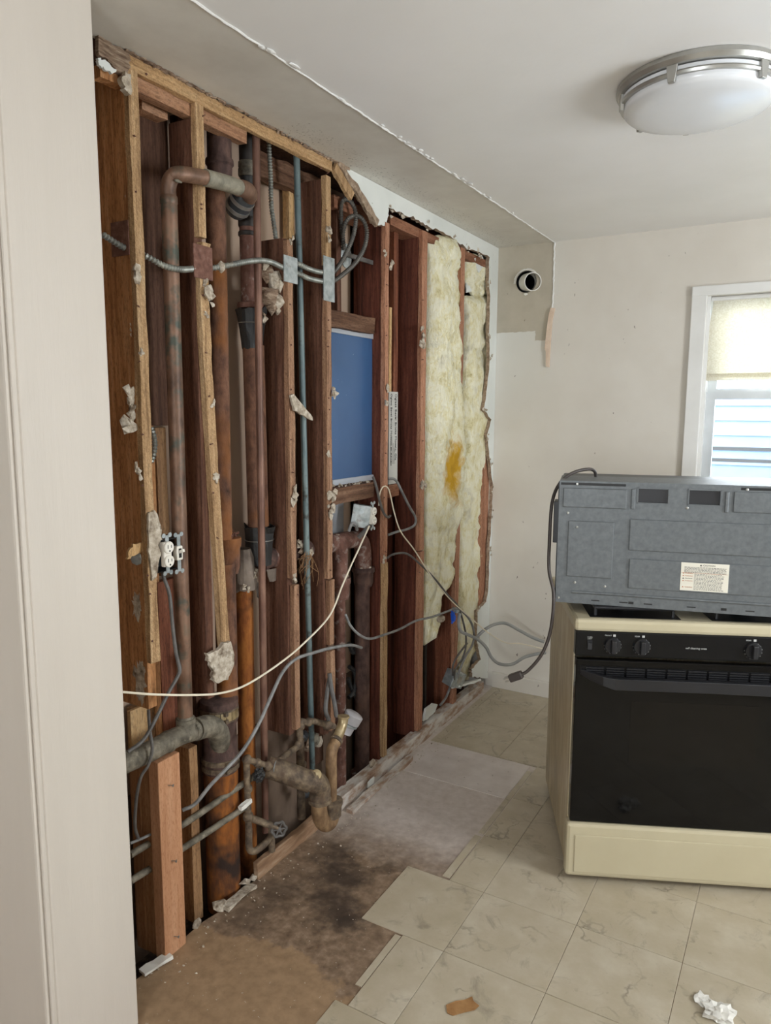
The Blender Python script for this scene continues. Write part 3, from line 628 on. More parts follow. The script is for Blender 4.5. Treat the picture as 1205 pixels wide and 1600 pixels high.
# horizontal pieces
def hpiece(label, xa, xb, y_at, ztop_px, zbot_px, xf, th, mat, name='header_board', seg=8, cat='board', jit=.0015, ga=None):
    a, b = W(xa, ztop_px[1], xf), W(xb, ztop_px[1], xf)
    zt, zb = W(*ztop_px, xf).z, W(*zbot_px, xf).z
    mb = MB(); mb.beam((xf-th/2, W(xa, y_at[0], xf).y, (zt+zb)/2), (xf-th/2, W(xb, y_at[1], xf).y, (zt+zb)/2), zt-zb, th, Vector((0, 0, 1)), seg, jit, int(xa))
    return mb.build(name, MAT[mat], bevel=.0015, label=label, cat=cat)
hd = hpiece('long light tan furring board running just under the ceiling', 196, 519, (95, 258), (290, 130), (290, 152), .0, .019, 'strip_y', 'furring_board', 14)
nails(hd, .001, (116, 190, 250, 262), (230, 380, 500, 512), 30, .008)
h2 = hpiece('pinkish header board with a rounded end under the furring board', 214, 386, (120, 205), (300, 158), (300, 183), -.02, .035, 'pink_board', 'header_board', 6)
hpiece('short board tucked behind the pinkish header', 222, 262, (150, 170), (240, 150), (240, 178), -.075, .05, 'pink_board', 'header_block', 3)
hpiece('rough old beam high in the cavity behind the teal pipe', 404, 512, (255, 300), (450, 255), (450, 293), -.115, .04, 'brown_y', 'cavity_beam', 8, jit=.004)
hpiece('red brown blocking above the cable loops', 522, 588, (310, 350), (555, 318), (555, 338), -.06, .09, 'red_y', 'blocking', 4)
hpiece('red top plate over the insulation bays', 610, 770, (345, 410), (612, 336), (612, 352), -.0205, .09, 'red_y', 'top_plate_board', 8)
hpiece('worn cross block directly above the blue panel', 517, 586, (498, 510), (550, 490), (550, 516), -.03, .07, 'brown_y', 'cross_block', 4, jit=.003)
sh_ = hpiece('dusty cross block forming a ledge under the blue panel', 517, 585, (772, 765), (550, 759), (550, 784), -.012, .085, 'brown_y', 'cross_block', 4, jit=.003)
hpiece('small red block under the printed carton', 607, 624, (765, 768), (616, 757), (616, 776), -.045, .04, 'red_y', 'cross_block', 2)
mb = MB(); rg = random.Random(4); a, b = W(522, 757, -.03), W(582, 757, -.03)
for i in range(40):
    mb.lump((rg.uniform(-.085, -.015), rg.uniform(a.y, b.y), W(550, 759, -.012).z+.003), rg.uniform(.002, .007), i, 1)
mb.build('ledge_debris', MAT['plaster'], sh_, kind='stuff')
# torn lath corner above the cable loops and at the jamb
lf = [(515, 258), (524, 262), (534, 284), (550, 305), (544, 309), (530, 292), (520, 280)]
q = thing('torn_lath_corner', 'split lath end hanging below the ceiling above the cable loops', 'lath', W(535, 300, -.005))
def wpart(mb, name, mat, parent, **kw): return mb.build(name, MAT[mat], parent, **kw)
mb = MB(); mb.beam(W(522, 260, .0), W(549, 308, -.002), .035, .014, Vector((0, 1, .5)), 5, .002, 1); wpart(mb, 'lath_piece', 'strip', q)
mb = MB(); mb.beam(W(528, 252, .004), W(590, 350, .0), .03, .012, Vector((0, 1, .6)), 10, .004, 2); wpart(mb, 'plaster_edge_strip', 'plaster_edge', q)
mb = MB(); mb.beam(W(515, 243, .003), W(545, 262, .003), .02, .01, Vector((0, .4, 1)), 5, .004, 3); wpart(mb, 'plaster_edge_strip', 'plaster_edge', q)
q = thing('lath_and_plaster_remnant', 'rough torn lath and plaster remnant in the corner above the orange stud', 'plaster', W(170, 110, -.01))
shard(q, [(148, 56), (165, 66), (196, 82), (197, 106), (195, 125), (186, 122), (170, 105), (158, 92), (148, 88)], -.012, .012, 'lath_chunk', 'lath_backing', 1, .004)
shard(q, [(149, 92), (162, 96), (178, 112), (172, 116), (160, 108), (150, 104)], .002, .008, 'white_wall', 'painted_chip', 2, .003)
shard(q, [(183, 126), (190, 116), (197, 118), (197, 146), (194, 153), (188, 140)], -.004, .016, 'plaster', 'plaster_chip', 3, .004)
mb = MB(); mb.beam(W(150, 112, -.03), W(190, 128, -.03), .03, .03, Vector((0, 0, 1)), 3, .002, 9); wpart(mb, 'wood_nailer', 'orange_stud', q)
mb = MB()
for i in range(70):
    x = 198+(518-198)*i/69; y = 83+(256-83)*i/69+rg.uniform(-3, 1)
    p = W(x, y, .004); p.z = HC-rg.uniform(.0, .006); mb.rock(p, (.008, rg.uniform(.006, .022), rg.uniform(.003, .008)), i)
mb.build('broken_ceiling_edge', MAT['lath_chunk'], label='crumbled plaster line above the furring board', cat='plaster', kind='stuff')

# new lumber post by the jamb
PX = .01
q = thing('new_lumber_post', 'fresh pinkish tan lumber post near the jamb at floor level', 'post', (PX-.05, W(268, 1300, PX).y, W(276, 1490, PX).z))
y0, y1 = ybounds(252, 286, 1330, PX); zt, zb = W(264, 1184, PX).z, W(276, 1488, PX).z
for k, (xa, xb, m2, dy0, dz) in enumerate(((PX-.038, PX, 'new_post', 0, 0), (PX-.078, PX-.0385, 'new_side', .004, -.004), (PX-.118, PX-.0785, 'new_side', .002, .001))):
    mb = MB(); mb.box(xa, xb, y0+dy0, y1, zb, zt+dz); wpart(mb, 'plank', m2, q, bevel=.002)
for (x, y) in ((263, 1227), (268, 1345), (272, 1463)):
    p = W(x, y, PX); mb = MB(); d = Vector((1, .35, .05)).normalized(); mb.tube([p-d*.004, p+d*.014], .0016, 6); mb.lathe([(.0042, 0), (.0042, .0014)], p+d*.014, d, 8); wpart(mb, 'nail', 'steel', q)
st2 = stud('weathered stud with a rotten foot beside the new post', 300, 313, 1300, 1165, 1442, 'old_tan', xf=-.055, depth=.06, seed=14)
board('pale tan board under the cut orange stud', 212, 244, 1180, 1100, 1470, -.13, .03, 'old_tan')
board('light board peeking below the cut orange stud', 205, 232, 1150, 1105, 1480, -.118, .012, 'pale_batten')
# sole plates and baseboard remains
def floorboard(label, pa, pb, hpx, xf, th, mat, name, seed):
    a, b = W(*pa, xf), W(*pb, xf); h = hpx
    mb = MB(); mb.beam((xf-th/2, a.y, h/2-.006), (xf-th/2, b.y, h/2-.006), h, th, Vector((0, 0, 1)), 12, .0022, seed)
    return mb.build(name, MAT[mat], bevel=.0015, label=label, cat='board')
floorboard('worn wood strip on edge at the wall below the round valve handle', (403, 1375), (500, 1292), .062, .004, .018, 'sole_wood', 'sole_board', 1)
floorboard('peeling painted sole plate along the wall past the drain trap', (522, 1262), (756, 1076), .062, .012, .05, 'sole', 'sole_plate', 2)
a, b = W(535, 1266, .0), W(625, 1200, .0)
mb = MB(); mb.beam((.048, a.y-.02, .008), (.044, b.y+.02, .008), .03, .018, Vector((1, 0, 0)), 8, .003, 5); mb.build('shoe_moulding', MAT['sole'], label='loose strip of shoe moulding on the floor beside the sole plate', cat='moulding')
# insulation batts
def batt(label, rowsL, xb, bulge, seed, name='insulation_batt', xmax=.08):
    zs = []; mb = MB(); nr = 90; nc = 26
    ys = [r[0] for r in rowsL]
    def lerp(y, k):
        for i in range(len(rowsL)-1):
            if ys[i] <= y <= ys[i+1]:
                t = (y-ys[i])/(ys[i+1]-ys[i]); return rowsL[i][k]*(1-t)+rowsL[i+1][k]*t
        return rowsL[-1][k]
    vs = []; fs = []
    for back in (0, 1):
        for i in range(nr+1):
            yy = ys[0]+(ys[-1]-ys[0])*i/nr; l, r = lerp(yy, 1), lerp(yy, 2)
            for j in range(nc+1):
                t = j/nc; x = l+(r-l)*t; p = W(x, yy, xb)
                if back: p.x = xb-.015; p.y = min(p.y, DEPTH-.012); vs.append(p); continue
                e2 = min(t, 1-t)*2; e3 = min(i, nr-i)/nr*14
                pr = min(1, e2*2.2)**.5*min(1, e3+.05)**.5
                q = Vector((seed, p.y*1.0, p.z))
                d = bulge*pr+.04*noise.noise(Vector((seed*2, p.y*5, p.z*4)))+.018*noise.noise(q*9+Vector((seed, 0, 0)))+.011*noise.noise(q*22)+.008*noise.noise(q*48)+.005*noise.noise(q*95)+.024*abs(noise.noise(Vector((1, p.y*18+noise.noise(q*8)*1.5, p.z*5))))
                p.x = min(xb+d*min(1, pr*1.6), xmax); p.y += .006*noise.noise(q*30+Vector((9, 0, 0)))*(1 if 0 < j < nc else .8); p.z += .004*noise.noise(q*40); p.y = min(p.y, DEPTH-.012)
                vs.append(p)
    S = (nr+1)*(nc+1)
    for i in range(nr):
        for j in range(nc):
            a = i*(nc+1)+j; fs.append((a, a+nc+1, a+nc+2, a+1)); fs.append((S+a, S+a+1, S+a+nc+2, S+a+nc+1))
    per = [j for j in range(nc)]+[i*(nc+1)+nc for i in range(nr)]+[nr*(nc+1)+j for j in range(nc, 0, -1)]+[i*(nc+1) for i in range(nr, 0, -1)]
    for k in range(len(per)):
        a, b = per[k], per[(k+1) % len(per)]; fs.append((a, b, S+b, S+a))
    mb.add(vs, fs); return mb.build(name, MAT['fiberglass'], label=label, cat='insulation', smooth=True, angle=80, recalc=True, group='yellow fiberglass batts')
def fiber_mat():
    m, t, b = nt('fiberglass'); v = coords(t); n1 = noisetex(t, v, 14, 6, .65, .6); n2 = noisetex(t, coords(t, (1, 1, .35)), 110, 4, .7, 1.0)
    c = ramp(t, math_(t, 'ADD', math_(t, 'MULTIPLY', n1, .6), math_(t, 'MULTIPLY', n2, .4)), [(.34, '#c9bb88'), (.44, '#efe5b8'), (.54, '#fbf6dc')])
    g = N(t, 'ShaderNodeMapRange'); t.links.new(noisetex(t, v, 7, 4), g.inputs[0]); g.inputs[1].default_value = .60; g.inputs[2].default_value = .78
    c = mixc(t, math_(t, 'MULTIPLY', g.outputs[0], .6), c, '#988f78')
    sp = N(t, 'ShaderNodeSeparateXYZ'); t.links.new(N(t, 'ShaderNodeNewGeometry').outputs['Position'], sp.inputs[0])
    cy = W(708, 735, .02)
    dy = math_(t, 'MULTIPLY', math_(t, 'SUBTRACT', sp.outputs[1], cy.y), 1.15); dz = math_(t, 'MULTIPLY', math_(t, 'SUBTRACT', sp.outputs[2], cy.z), .8)
    d = math_(t, 'SQRT', math_(t, 'ADD', math_(t, 'MULTIPLY', dy, dy), math_(t, 'MULTIPLY', dz, dz)))
    d = math_(t, 'ADD', d, math_(t, 'MULTIPLY', math_(t, 'SUBTRACT', noisetex(t, v, 22, 4), .5), .16))
    k = N(t, 'ShaderNodeMapRange'); k.inputs[1].default_value = .15; k.inputs[2].default_value = .07; t.links.new(d, k.inputs[0])
    c = mixc(t, k.outputs[0], c, '#d9a93a')
    t.links.new(c, b.inputs['Base Color']); b.inputs['Roughness'].default_value = .95; b.inputs['Specular IOR Level'].default_value = .1
    bump(t, b, math_(t, 'ADD', n2, n1), .9, .01); return m
MAT['fiberglass'] = fiber_mat()
batt('yellow fiberglass batt with a deep yellow patch beside the wide dark red stud', [(368, 669, 714), (450, 668, 714), (520, 667, 712), (600, 665, 714), (650, 664, 720), (700, 662, 724), (760, 662, 724), (790, 662, 712), (810, 661, 704), (860, 661, 702), (900, 660, 699), (935, 659, 684), (960, 659, 678), (1000, 658, 668), (1008, 658, 662)], -.035, .05, 1.0)
batt('pale yellow fiberglass batt filling the bay next to the room corner', [(462, 726, 765), (520, 726, 764), (600, 724, 761), (650, 722, 757), (700, 724, 752), (800, 713, 751), (900, 711, 750), (950, 712, 746), (1000, 711, 744), (1030, 713, 734), (1045, 718, 732), (1062, 722, 732)], -.058, .036, 5.0, xmax=-.0205)
batt('small dirty tuft of fiberglass at the top of the corner bay', [(396, 726, 740), (410, 726, 752), (440, 727, 764), (465, 742, 766)], -.055, .02, 9.0, 'insulation_tuft', -.0205)
sc_ = thing('plaster_scrap', 'white plaster scrap caught in the dark hole above the corner batt', 'plaster', W(747, 415, -.03))
shard(sc_, [(738, 404), (750, 398), (756, 410), (758, 424), (748, 426)], -.03, .006, 'white_wall', 'plaster_scrap_piece', 7)
shard(sc_, [(727, 434), (738, 436), (746, 448), (736, 456), (727, 458)], -.06, .006, 'white_wall', 'paper_piece', 8)

# ------------------------------------------------------------------ plumbing
def vp(a, b, w, X, n=14, seg=1, mb=None):
    mb = mb or MB(); p, q = W(*a, X), W(*b, X); r = RAD(w, (p+q)/2)
    mb.tube([p.lerp(q, k/seg) for k in range(seg+1)], r, n); return mb
def pp(pts, w, n=12, mb=None, sm=5, r=None):
    mb = mb or MB(); P = [W(x, y, X) for (x, y, X) in pts]
    r = r or RAD(w, P[len(P)//2]); mb.tube(smoothpath(P, sm) if sm > 1 else P, r, n); return mb
def hub(a, w1, h_px, X, flare=1.0, up=True, n=18):
    """cast-iron bell: a = pixel of the top centre, h_px its height in pixels"""
    p = W(*a, X); q = W(a[0], a[1]+h_px, X); h = p.z-q.z; r = RAD(w1, p); mb = MB()
    prof = [(r*.98, 0), (r, -.006), (r, -h*.22), (r*.88, -h*.3), (r*.86, -h*.8), (r*.72, -h)]
    mb.lathe([(a_, b_) for a_, b_ in reversed(prof)], p, (0, 0, 1), n); return mb
def coll(p, d, r, h, n=16):
    mb = MB(); mb.lathe([(r*.94, -h/2), (r, -h/2+h*.15), (r, h/2-h*.15), (r*.94, h/2)], p, d, n); return mb
def clamp_band(p, r, h=.02):
    mb = MB(); mb.lathe([(r, -h/2), (r*1.04, -h/2), (r*1.04, h/2), (r, h/2)], p, (0, 0, 1), 18)
    mb.obox(Vector(p)+Vector((r*.9, -r*.5, 0)), (.008, 0, 0), (0, .006, 0), (0, 0, h*.4)); return mb

q = thing('copper_drain_pipe', 'copper drain pipe with a taped elbow crossing the tan strip near the ceiling', 'pipe', W(290, 1130, -.02))
wpart(vp((264, 308), (290, 1128), 24, -.02, 18), 'riser', 'copper', q, smooth=True)
R0 = RAD(24, W(264, 300, -.02))
wpart(pp([(264, 312, -.02), (263, 292, -.018), (269, 277, -.008), (283, 272, .01), (322, 278, .026)], 24, 16, sm=7), 'elbow', 'copper', q, smooth=True)
wpart(pp([(320, 277.5, .026), (352, 286, .03), (376, 294, .026)], 25, 16, sm=4), 'taped_run', 'tape_pipe', q, smooth=True)
wpart(pp([(372, 293, .026), (385, 297, .018), (390, 305, -.01), (384, 312, -.04), (374, 318, -.06)], 25, 16, sm=7), 'elbow', 'copper', q, smooth=True)
for (x, y, X) in ((326, 279, .027), (332, 281, .027), (341, 283, .028), (363, 290, .027), (367, 291, .027), (371, 292, .026)):
    p = W(x, y, X); d = (W(376, 294, .026)-W(322, 278, .026)).normalized(); wpart(coll(p, d, R0*1.07, .005), 'solder_ring', 'tape_pipe', q, smooth=True)
wpart(coll(W(264, 313, -.02), (0, 0, 1), R0*1.12, .022), 'fitting_collar', 'copper', q, smooth=True)
for i, (x, y) in enumerate(((278, 283), (290, 281), (281, 276))):
    mb = MB(); mb.lump(W(x, y, .014), (.006, .012, .004), i, 2); wpart(mb, 'solder_drip', 'tape_pipe', q)
wpart(coll(W(290, 1126, -.02), (0, 0, 1), R0*1.15, .03), 'fitting_collar', 'lead_gray', q, smooth=True)
# rubber coupling and old iron vent behind it
q = thing('rubber_coupling', 'black rubber coupling with steel bands below the taped elbow', 'coupling', W(373, 338, -.07))
p0, p1 = W(382, 306, -.035), W(368, 330, -.085)
d = (p1-p0).normalized(); r = RAD(38, p0)
mb = MB(); mb.lathe([(r*.75, -.01), (r, .006), (r*1.02, .03), (r*.98, .055), (r*.8, .07)], p0, d, 20); wpart(mb, 'sleeve', 'rubber', q, smooth=True)
for k in (.016, .046):
    mb = MB(); mb.lathe([(r*1.0, k-.006), (r*1.06, k-.006), (r*1.06, k+.006), (r*1.0, k+.006)], p0, d, 20); wpart(mb, 'band_clamp', 'steel', q, smooth=True)
# rusty vent stack
XS_ = -.075
q = thing('rusty_vent_stack', 'tall rusty cast iron vent stack behind the long tan strip', 'pipe', W(351, 1095, XS_))
wpart(vp((342, 196), (343, 250), 38, XS_, 20), 'top_sleeve', 'iron', q, smooth=True)
wpart(hub((343, 250), 44, 34, XS_), 'top_bell', 'iron', q, smooth=True)
wpart(vp((335.5, 275), (348, 842), 31, XS_, 20, 6), 'upper_pipe', 'rust_brown', q, smooth=True)
wpart(hub((357, 840), 40, 56, XS_), 'middle_bell', 'rust_brown', q, smooth=True)
wpart(vp((351, 880), (356, 1098), 33, XS_, 20, 3), 'lower_pipe', 'rust_brown', q, smooth=True)
rg = random.Random(2)
c = W(357, 838, XS_); mb = MB()
for i in range(24):
    a = rg.uniform(0, 6.28); mb.rock(c+Vector((math.cos(a)*.028, math.sin(a)*.03, rg.uniform(-.005, .012))), rg.uniform(.004, .009), i)
wpart(mb, 'oakum_packing', 'rust_plate', q, kind='stuff')
q = thing('soil_pipe', 'thick orange rusty soil pipe standing in the broken floor hole', 'pipe', W(351, 1412, XS_))
wpart(vp((345, 1195), (351, 1414), 52, XS_, 24, 3), 'pipe_body', 'rust', q, smooth=True)
p = W(342, 1092, XS_); r = RAD(58, p)
mb = MB(); zb_ = W(345, 1205, XS_).z-p.z
mb.lathe([(r*.86, zb_), (r*.95, zb_+.01), (r*.97, zb_*.78), (r*.9, zb_*.72), (r*.9, zb_*.35), (r*1.0, zb_*.28), (r*1.02, 0), (r*.9, .004)], p, (0, 0, 1), 24); wpart(mb, 'bell_fitting', 'iron', q, smooth=True)
for zz in (.12, .22, .80, .9):
    wpart(clamp_band(Vector((p.x, p.y, p.z+zb_*zz)), r*1.0, .016), 'band', 'brass_old', q)
for k in range(6):
    a = -1.2+k*.3; mb = MB(); mb.obox((p.x+math.cos(a)*r*1.0, p.y+math.sin(a)*r*1.0, p.z+zb_*.17), (-.008*math.sin(a), .008*math.cos(a), 0), (.003*math.cos(a), .003*math.sin(a), 0), (0, 0, .014)); wpart(mb, 'cracked_tape', 'chrome_old', q)
# gray horizontal waste arm
q = thing('gray_waste_arm', 'fat gray waste pipe running from the jamb into the soil pipe', 'pipe', W(265, 1170, -.01))
wpart(pp([(185, 1196, -.005), (230, 1176, -.01), (275, 1152, -.015), (312, 1139, -.02)], 31, 18, sm=4), 'run', 'lead_gray', q, smooth=True)
wpart(pp([(305, 1140, -.02), (325, 1135, -.025), (340, 1143, -.04), (345, 1165, -.06)], 34, 18, sm=6), 'elbow', 'lead_gray', q, smooth=True)
R1 = RAD(31, W(275, 1152, -.015)); dd = (W(312, 1139, -.02)-W(230, 1176, -.01)).normalized()
for (x, y) in ((262, 1159), (302, 1141)): wpart(coll(W(x, y, -.015), dd, R1*1.1, .014), 'collar', 'lead_gray', q, smooth=True)
wpart(vp((290, 1122), (291, 1145), 30, -.02, 16), 'tee_branch', 'lead_gray', q, smooth=True)
# orange pipe with paper wrap
q = thing('orange_rust_pipe', 'bright orange rusty pipe behind the soil pipe with gray paper at its top', 'pipe', W(387, 1364, -.1))
wpart(vp((381, 880), (389, 1364), 27, -.1, 20, 4), 'pipe_body', 'rust_bright', q, smooth=True)
p = W(381, 885, -.1); r = RAD(27, p); mb = MB()
nn = 22; prof = []
vs = []; fs = []
for i, (rr, hh) in enumerate(((.8, .06), (1.0, .03), (1.25, -.02), (1.55, -.075))):
    for k in range(nn):
        a = 2*math.pi*k/nn; rz = rr+.18*noise.noise(Vector((math.cos(a)*2, math.sin(a)*2, i)))
        vs.append((p.x+math.cos(a)*r*rz, p.y+math.sin(a)*r*rz, p.z+hh+(.016*noise.noise(Vector((a*2, 1, 0))) if i == 3 else 0)))
for i in range(3):
    for k in range(nn): fs.append((i*nn+k, i*nn+(k+1) % nn, (i+1)*nn+(k+1) % nn, (i+1)*nn+k))
mb.add(vs, fs); o = wpart(mb, 'paper_wrap', 'gray_wrap', q); md = o.modifiers.new('thick', 'SOLIDIFY'); md.thickness = .002
shard(q, [(396, 900), (404, 912), (405, 936), (400, 932)], -.06, .003, 'gray_wrap', 'paper_flap', 4)
for i, (x, y) in enumerate(((381, 915), (386, 922), (400, 893), (397, 900))): clump(q, x, y, -.062, .009, 300+i, 'plaster', 'plaster_crumb', n=3)
# brown waste stack with black wraps
XW = -.095
q = thing('wrapped_waste_stack', 'brown waste stack with two black paper wraps behind the thin copper pipe', 'pipe', W(405, 880, XW))
wpart(vp((386, 215), (387, 262), 26, XW), 'top_pipe', 'black_iron', q, smooth=True)
for (x, y, w, h) in ((386, 258, 26, .02), (386.5, 270, 27, .026), (387, 348, 28, .03), (387, 366, 28, .014)):
    p = W(x, y, XW); wpart(coll(p, (0, 0, 1), RAD(w, p)*1.05, h, 18), 'coupling_band', 'lead_gray' if y < 300 else 'black_iron', q, smooth=True)
wpart(vp((386.5, 262), (387, 350), 22, XW), 'black_section', 'black_wrap', q, smooth=True)
wpart(vp((387, 350), (390, 480), 26, XW), 'upper_pipe', 'iron_dust', q, smooth=True)
p = W(391, 478, XW); wpart(coll(p, (0, 0, 1), RAD(42, p), .018, 20), 'flange', 'iron_dust', q, smooth=True)
def wrap(x, y0, y1, w0, w1, seed, flare):
    p = W(x, y0, XW); h = p.z-W(x, y1, XW).z; r0, r1 = RAD(w0, p), RAD(w1, p); vs = []; fs = []; nn = 24; nz = 6
    for i in range(nz+1):
        t = i/nz
        for k in range(nn):
            a = 2*math.pi*k/nn; rr = (r0*(1-t)+r1*t)*(1+.10*noise.noise(Vector((math.cos(a)*2+seed, math.sin(a)*2, t*2))))
            if i == 0: rr *= 1+flare*max(0, noise.noise(Vector((math.cos(a)*1.5, math.sin(a)*1.5, seed))))
            vs.append((p.x+math.cos(a)*rr, p.y+math.sin(a)*rr, p.z-h*t+(.02*noise.noise(Vector((a*1.5, seed, 0))) if i in (0, nz) else 0)))
    for i in range(nz):
        for k in range(nn): fs.append((i*nn+k, i*nn+(k+1) % nn, (i+1)*nn+(k+1) % nn, (i+1)*nn+k))
    mb = MB(); mb.add(vs, fs); o = wpart(mb, 'black_paper_wrap', 'black_wrap', q, recalc=True); md = o.modifiers.new('thick', 'SOLIDIFY'); md.thickness = .003
    mb = MB(); pts = [(p.x+math.cos(a)*(r0+r1)*.53, p.y+math.sin(a)*(r0+r1)*.53, p.z-h*.35) for a in [2*math.pi*k/24 for k in range(25)]]
    mb.tube(pts, .0016, 5, False); wpart(mb, 'tie_wire', 'steel', q)
wrap(393, 484, 545, 46, 32, 1.0, .5)
wpart(vp((396, 540), (404, 822), 33, XW, 20, 3), 'red_pipe', 'rust_brown', q, smooth=True)
wrap(405, 822, 882, 46, 38, 4.0, .5)
p = W(434, 869, -.085); r = RAD(50, p); mb = MB(); mb.lump(p, (r*.8, r*.95, r*.82), 3, 3, .03); wpart(mb, 'elbow_bell', 'iron_dust', q, smooth=True)
wpart(pp([(405, 880, XW), (418, 872, -.09), (440, 866, -.09), (480, 858, -.095), (528, 849, -.09)], 32, 18, sm=5), 'cross_arm', 'iron', q, smooth=True)
shard(q, [(415, 890), (445, 888), (446, 905), (432, 907), (420, 909)], -.07, .003, 'gray_wrap', 'paper_flap', 14)
for i, (x, y) in enumerate(((468, 850), (473, 862), (482, 862), (478, 868))): clump(q, x, y, -.05, .018, 320+i, 'lath_chunk' if i % 2 else 'plaster', 'debris_clump')
# large plaster rubble sitting on the black wrap
q = thing('plaster_rubble', 'lump of broken plaster wedged beside the short brown stud on the black wrap', 'plaster', W(432, 480, -.05))
for i, (x, y, r) in enumerate(((418, 428, .022), (428, 440, .028), (440, 445, .03), (420, 462, .032), (432, 470, .028), (445, 462, .024), (425, 482, .022), (436, 486, .018), (414, 415, .016), (412, 492, .008), (413, 500, .012))):
    mb = MB(); p = W(x, y, -.05+(i % 3)*.008); mb.rock(p, (r*1.0, r*1.15, r*1.35), 400+i, 14); wpart(mb, 'plaster_lump', 'plaster' if i % 3 else 'lath_chunk', q)
# thin copper and teal supply risers
q = vp((400, 205), (415, 1300), 11.5, -.035, 12, 8).build('thin_copper_riser', MAT['copper_thin'], smooth=True, label='thin brown copper riser running full height in front of the wrapped stack', cat='pipe')
q = vp((463.5, 240), (489, 1235), 9.6, -.03, 12, 8).build('teal_riser', MAT['teal'], smooth=True, label='slender teal green riser between two brown studs', cat='pipe')
mb = MB(); rg = random.Random(8)
for i in range(26):
    a = W(480+rg.uniform(-5, 8), 865+rg.uniform(-4, 8), -.01); b = a+Vector((rg.uniform(-.03, .02), rg.uniform(-.05, .04), rg.uniform(-.13, .01)))
    mb.tube(smoothpath([a, (a+b)/2+Vector((rg.uniform(-.02, .02), rg.uniform(-.02, .02), .0)), b], 4), .0008, 4)
mb.build('dry_straw_tuft', MAT['old_tan'], label='wisps of dry straw caught on the teal riser', cat='straw', kind='stuff')
# pair of cast iron drains on the right with linked elbow
XP = -.055
q = thing('cast_iron_drain_pair', 'two dusty cast iron drain pipes joined by an elbow below the blue panel', 'pipe', W(548, 1220, XP))
wpart(pp([(531, 905, XP), (531, 870, XP), (531, 856, -.06), (524, 848, -.07)], 25, 18, sm=6), 'left_elbow', 'iron_dust', q, smooth=True)
wpart(pp([(505, 852, -.075), (532, 846, -.075), (556, 843, -.075), (566, 853, -.075), (568, 890, -.075)], 27, 18, sm=6), 'bridge_elbow', 'iron_dust', q, smooth=True)
wpart(hub((533, 902), 31, 34, XP), 'bell', 'iron_dust', q, smooth=True)
wpart(hub((568, 886), 36, 30, -.075), 'bell', 'iron', q, smooth=True)
wpart(vp((530.5, 930), (532, 1240), 19, XP, 16, 3), 'left_pipe', 'iron_dust', q, smooth=True)
wpart(vp((566.5, 910), (566, 1212), 23, -.075, 18, 3), 'right_pipe', 'iron', q, smooth=True)
p = W(566, 1208, -.075); wpart(coll(p, (0, 0, 1), RAD(36, p), .022, 20), 'floor_bell', 'iron_dust', q, smooth=True)
mb = MB(); rg = random.Random(9)
for i in range(60):
    t = rg.random(); a = W(522+46*t, 846-3*t, -.075); mb.lump(a+Vector((rg.uniform(-.012, .012), 0, .027)), (.008, .008, .0025), i, 1)
for (x, y, X, r) in ((533, 902, XP, .028), (568, 886, -.075, .034)):
    c = W(x, y, X)
    for i in range(22):
        a = rg.uniform(0, 6.28); rr = r*rg.uniform(.5, 1); mb.lump(c+Vector((math.cos(a)*rr, math.sin(a)*rr, .002)), rg.uniform(.003, .007), i, 1)
wpart(mb, 'dust_layer', 'plaster', q, kind='stuff')
# white PVC stub
q = thing('pvc_stub', 'white plastic pipe stub beside the cast iron drains near the trap', 'pipe', W(548, 1150, -.02))
a, b = W(538, 1143, -.03), W(553, 1118, .0)
mb = MB(); mb.tube([a, a.lerp(b, .6)], RAD(24, a), 16); wpart(mb, 'pipe_body', 'pvc_gray', q, smooth=True)
d = (b-a).normalized(); mb = MB(); r = RAD(30, b); mb.lathe([(r*.9, -.02), (r, -.018), (r, .016), (r*.85, .02)], a.lerp(b, .85), d, 18); wpart(mb, 'end_cap', 'pvc_gray', q, smooth=True)
wpart(coll(a.lerp(b, .5), d, r*.96, .01), 'ring', 'galv', q, smooth=True)
# drain trap
XT = .12
q = thing('drain_trap', 'corroded brass and iron drain trap sticking out of the wall near the floor', 'trap', W(508, 1290, XT))
wpart(pp([(418, 1198, .0), (440, 1205, .04), (470, 1216, .09), (486, 1222, XT-.002)], 34, 18, sm=5), 'trap_arm', 'brass_old', q, smooth=True)
wpart(pp([(478, 1219, .105), (494, 1222, XT), (500, 1232, XT), (500, 1250, XT)], 33, 18, sm=6), 'trap_elbow', 'brass_old', q, smooth=True)
p = W(500, 1250, XT); wpart(coll(p, (0, 0, 1), RAD(37, p), .014, 18), 'slip_nut', 'brass_old', q, smooth=True)
wpart(pp([(498, 1248, XT), (499, 1268, XT), (503, 1282, XT+.002), (510, 1287, XT+.004), (517, 1280, XT+.006), (519, 1262, XT+.006)], 25, 16, sm=6), 'u_bend', 'tan_pipe', q, smooth=True)
p = W(518, 1255, XT+.006); mb = MB(); r = RAD(34, p); mb.lathe([(r*.75, -.05), (r*.9, -.045), (r*.95, -.01), (r*1.05, 0), (r*1.05, .012), (r*.8, .016)], p, (0, 0, 1), 18); wpart(mb, 'trap_nut', 'brass_old', q, smooth=True)
wpart(pp([(517.5, 1252, XT+.006), (518, 1220, XT+.005), (517.5, 1190, XT+.004), (519, 1172, XT+.003), (526, 1156, XT)], 18, 16, sm=5), 'inlet_tube', 'tan_pipe', q, smooth=True)
wpart(pp([(524, 1160, XT), (530, 1146, XT-.004), (535, 1132, XT-.006), (537, 1120, XT-.006)], 16, 16, sm=5), 'tailpiece', 'chrome_old', q, smooth=True)
p = W(525, 1157, XT); dd = (W(531, 1146, XT-.003)-p).normalized(); wpart(coll(p, dd, RAD(22, p), .012), 'slip_nut', 'brass_old', q, smooth=True)
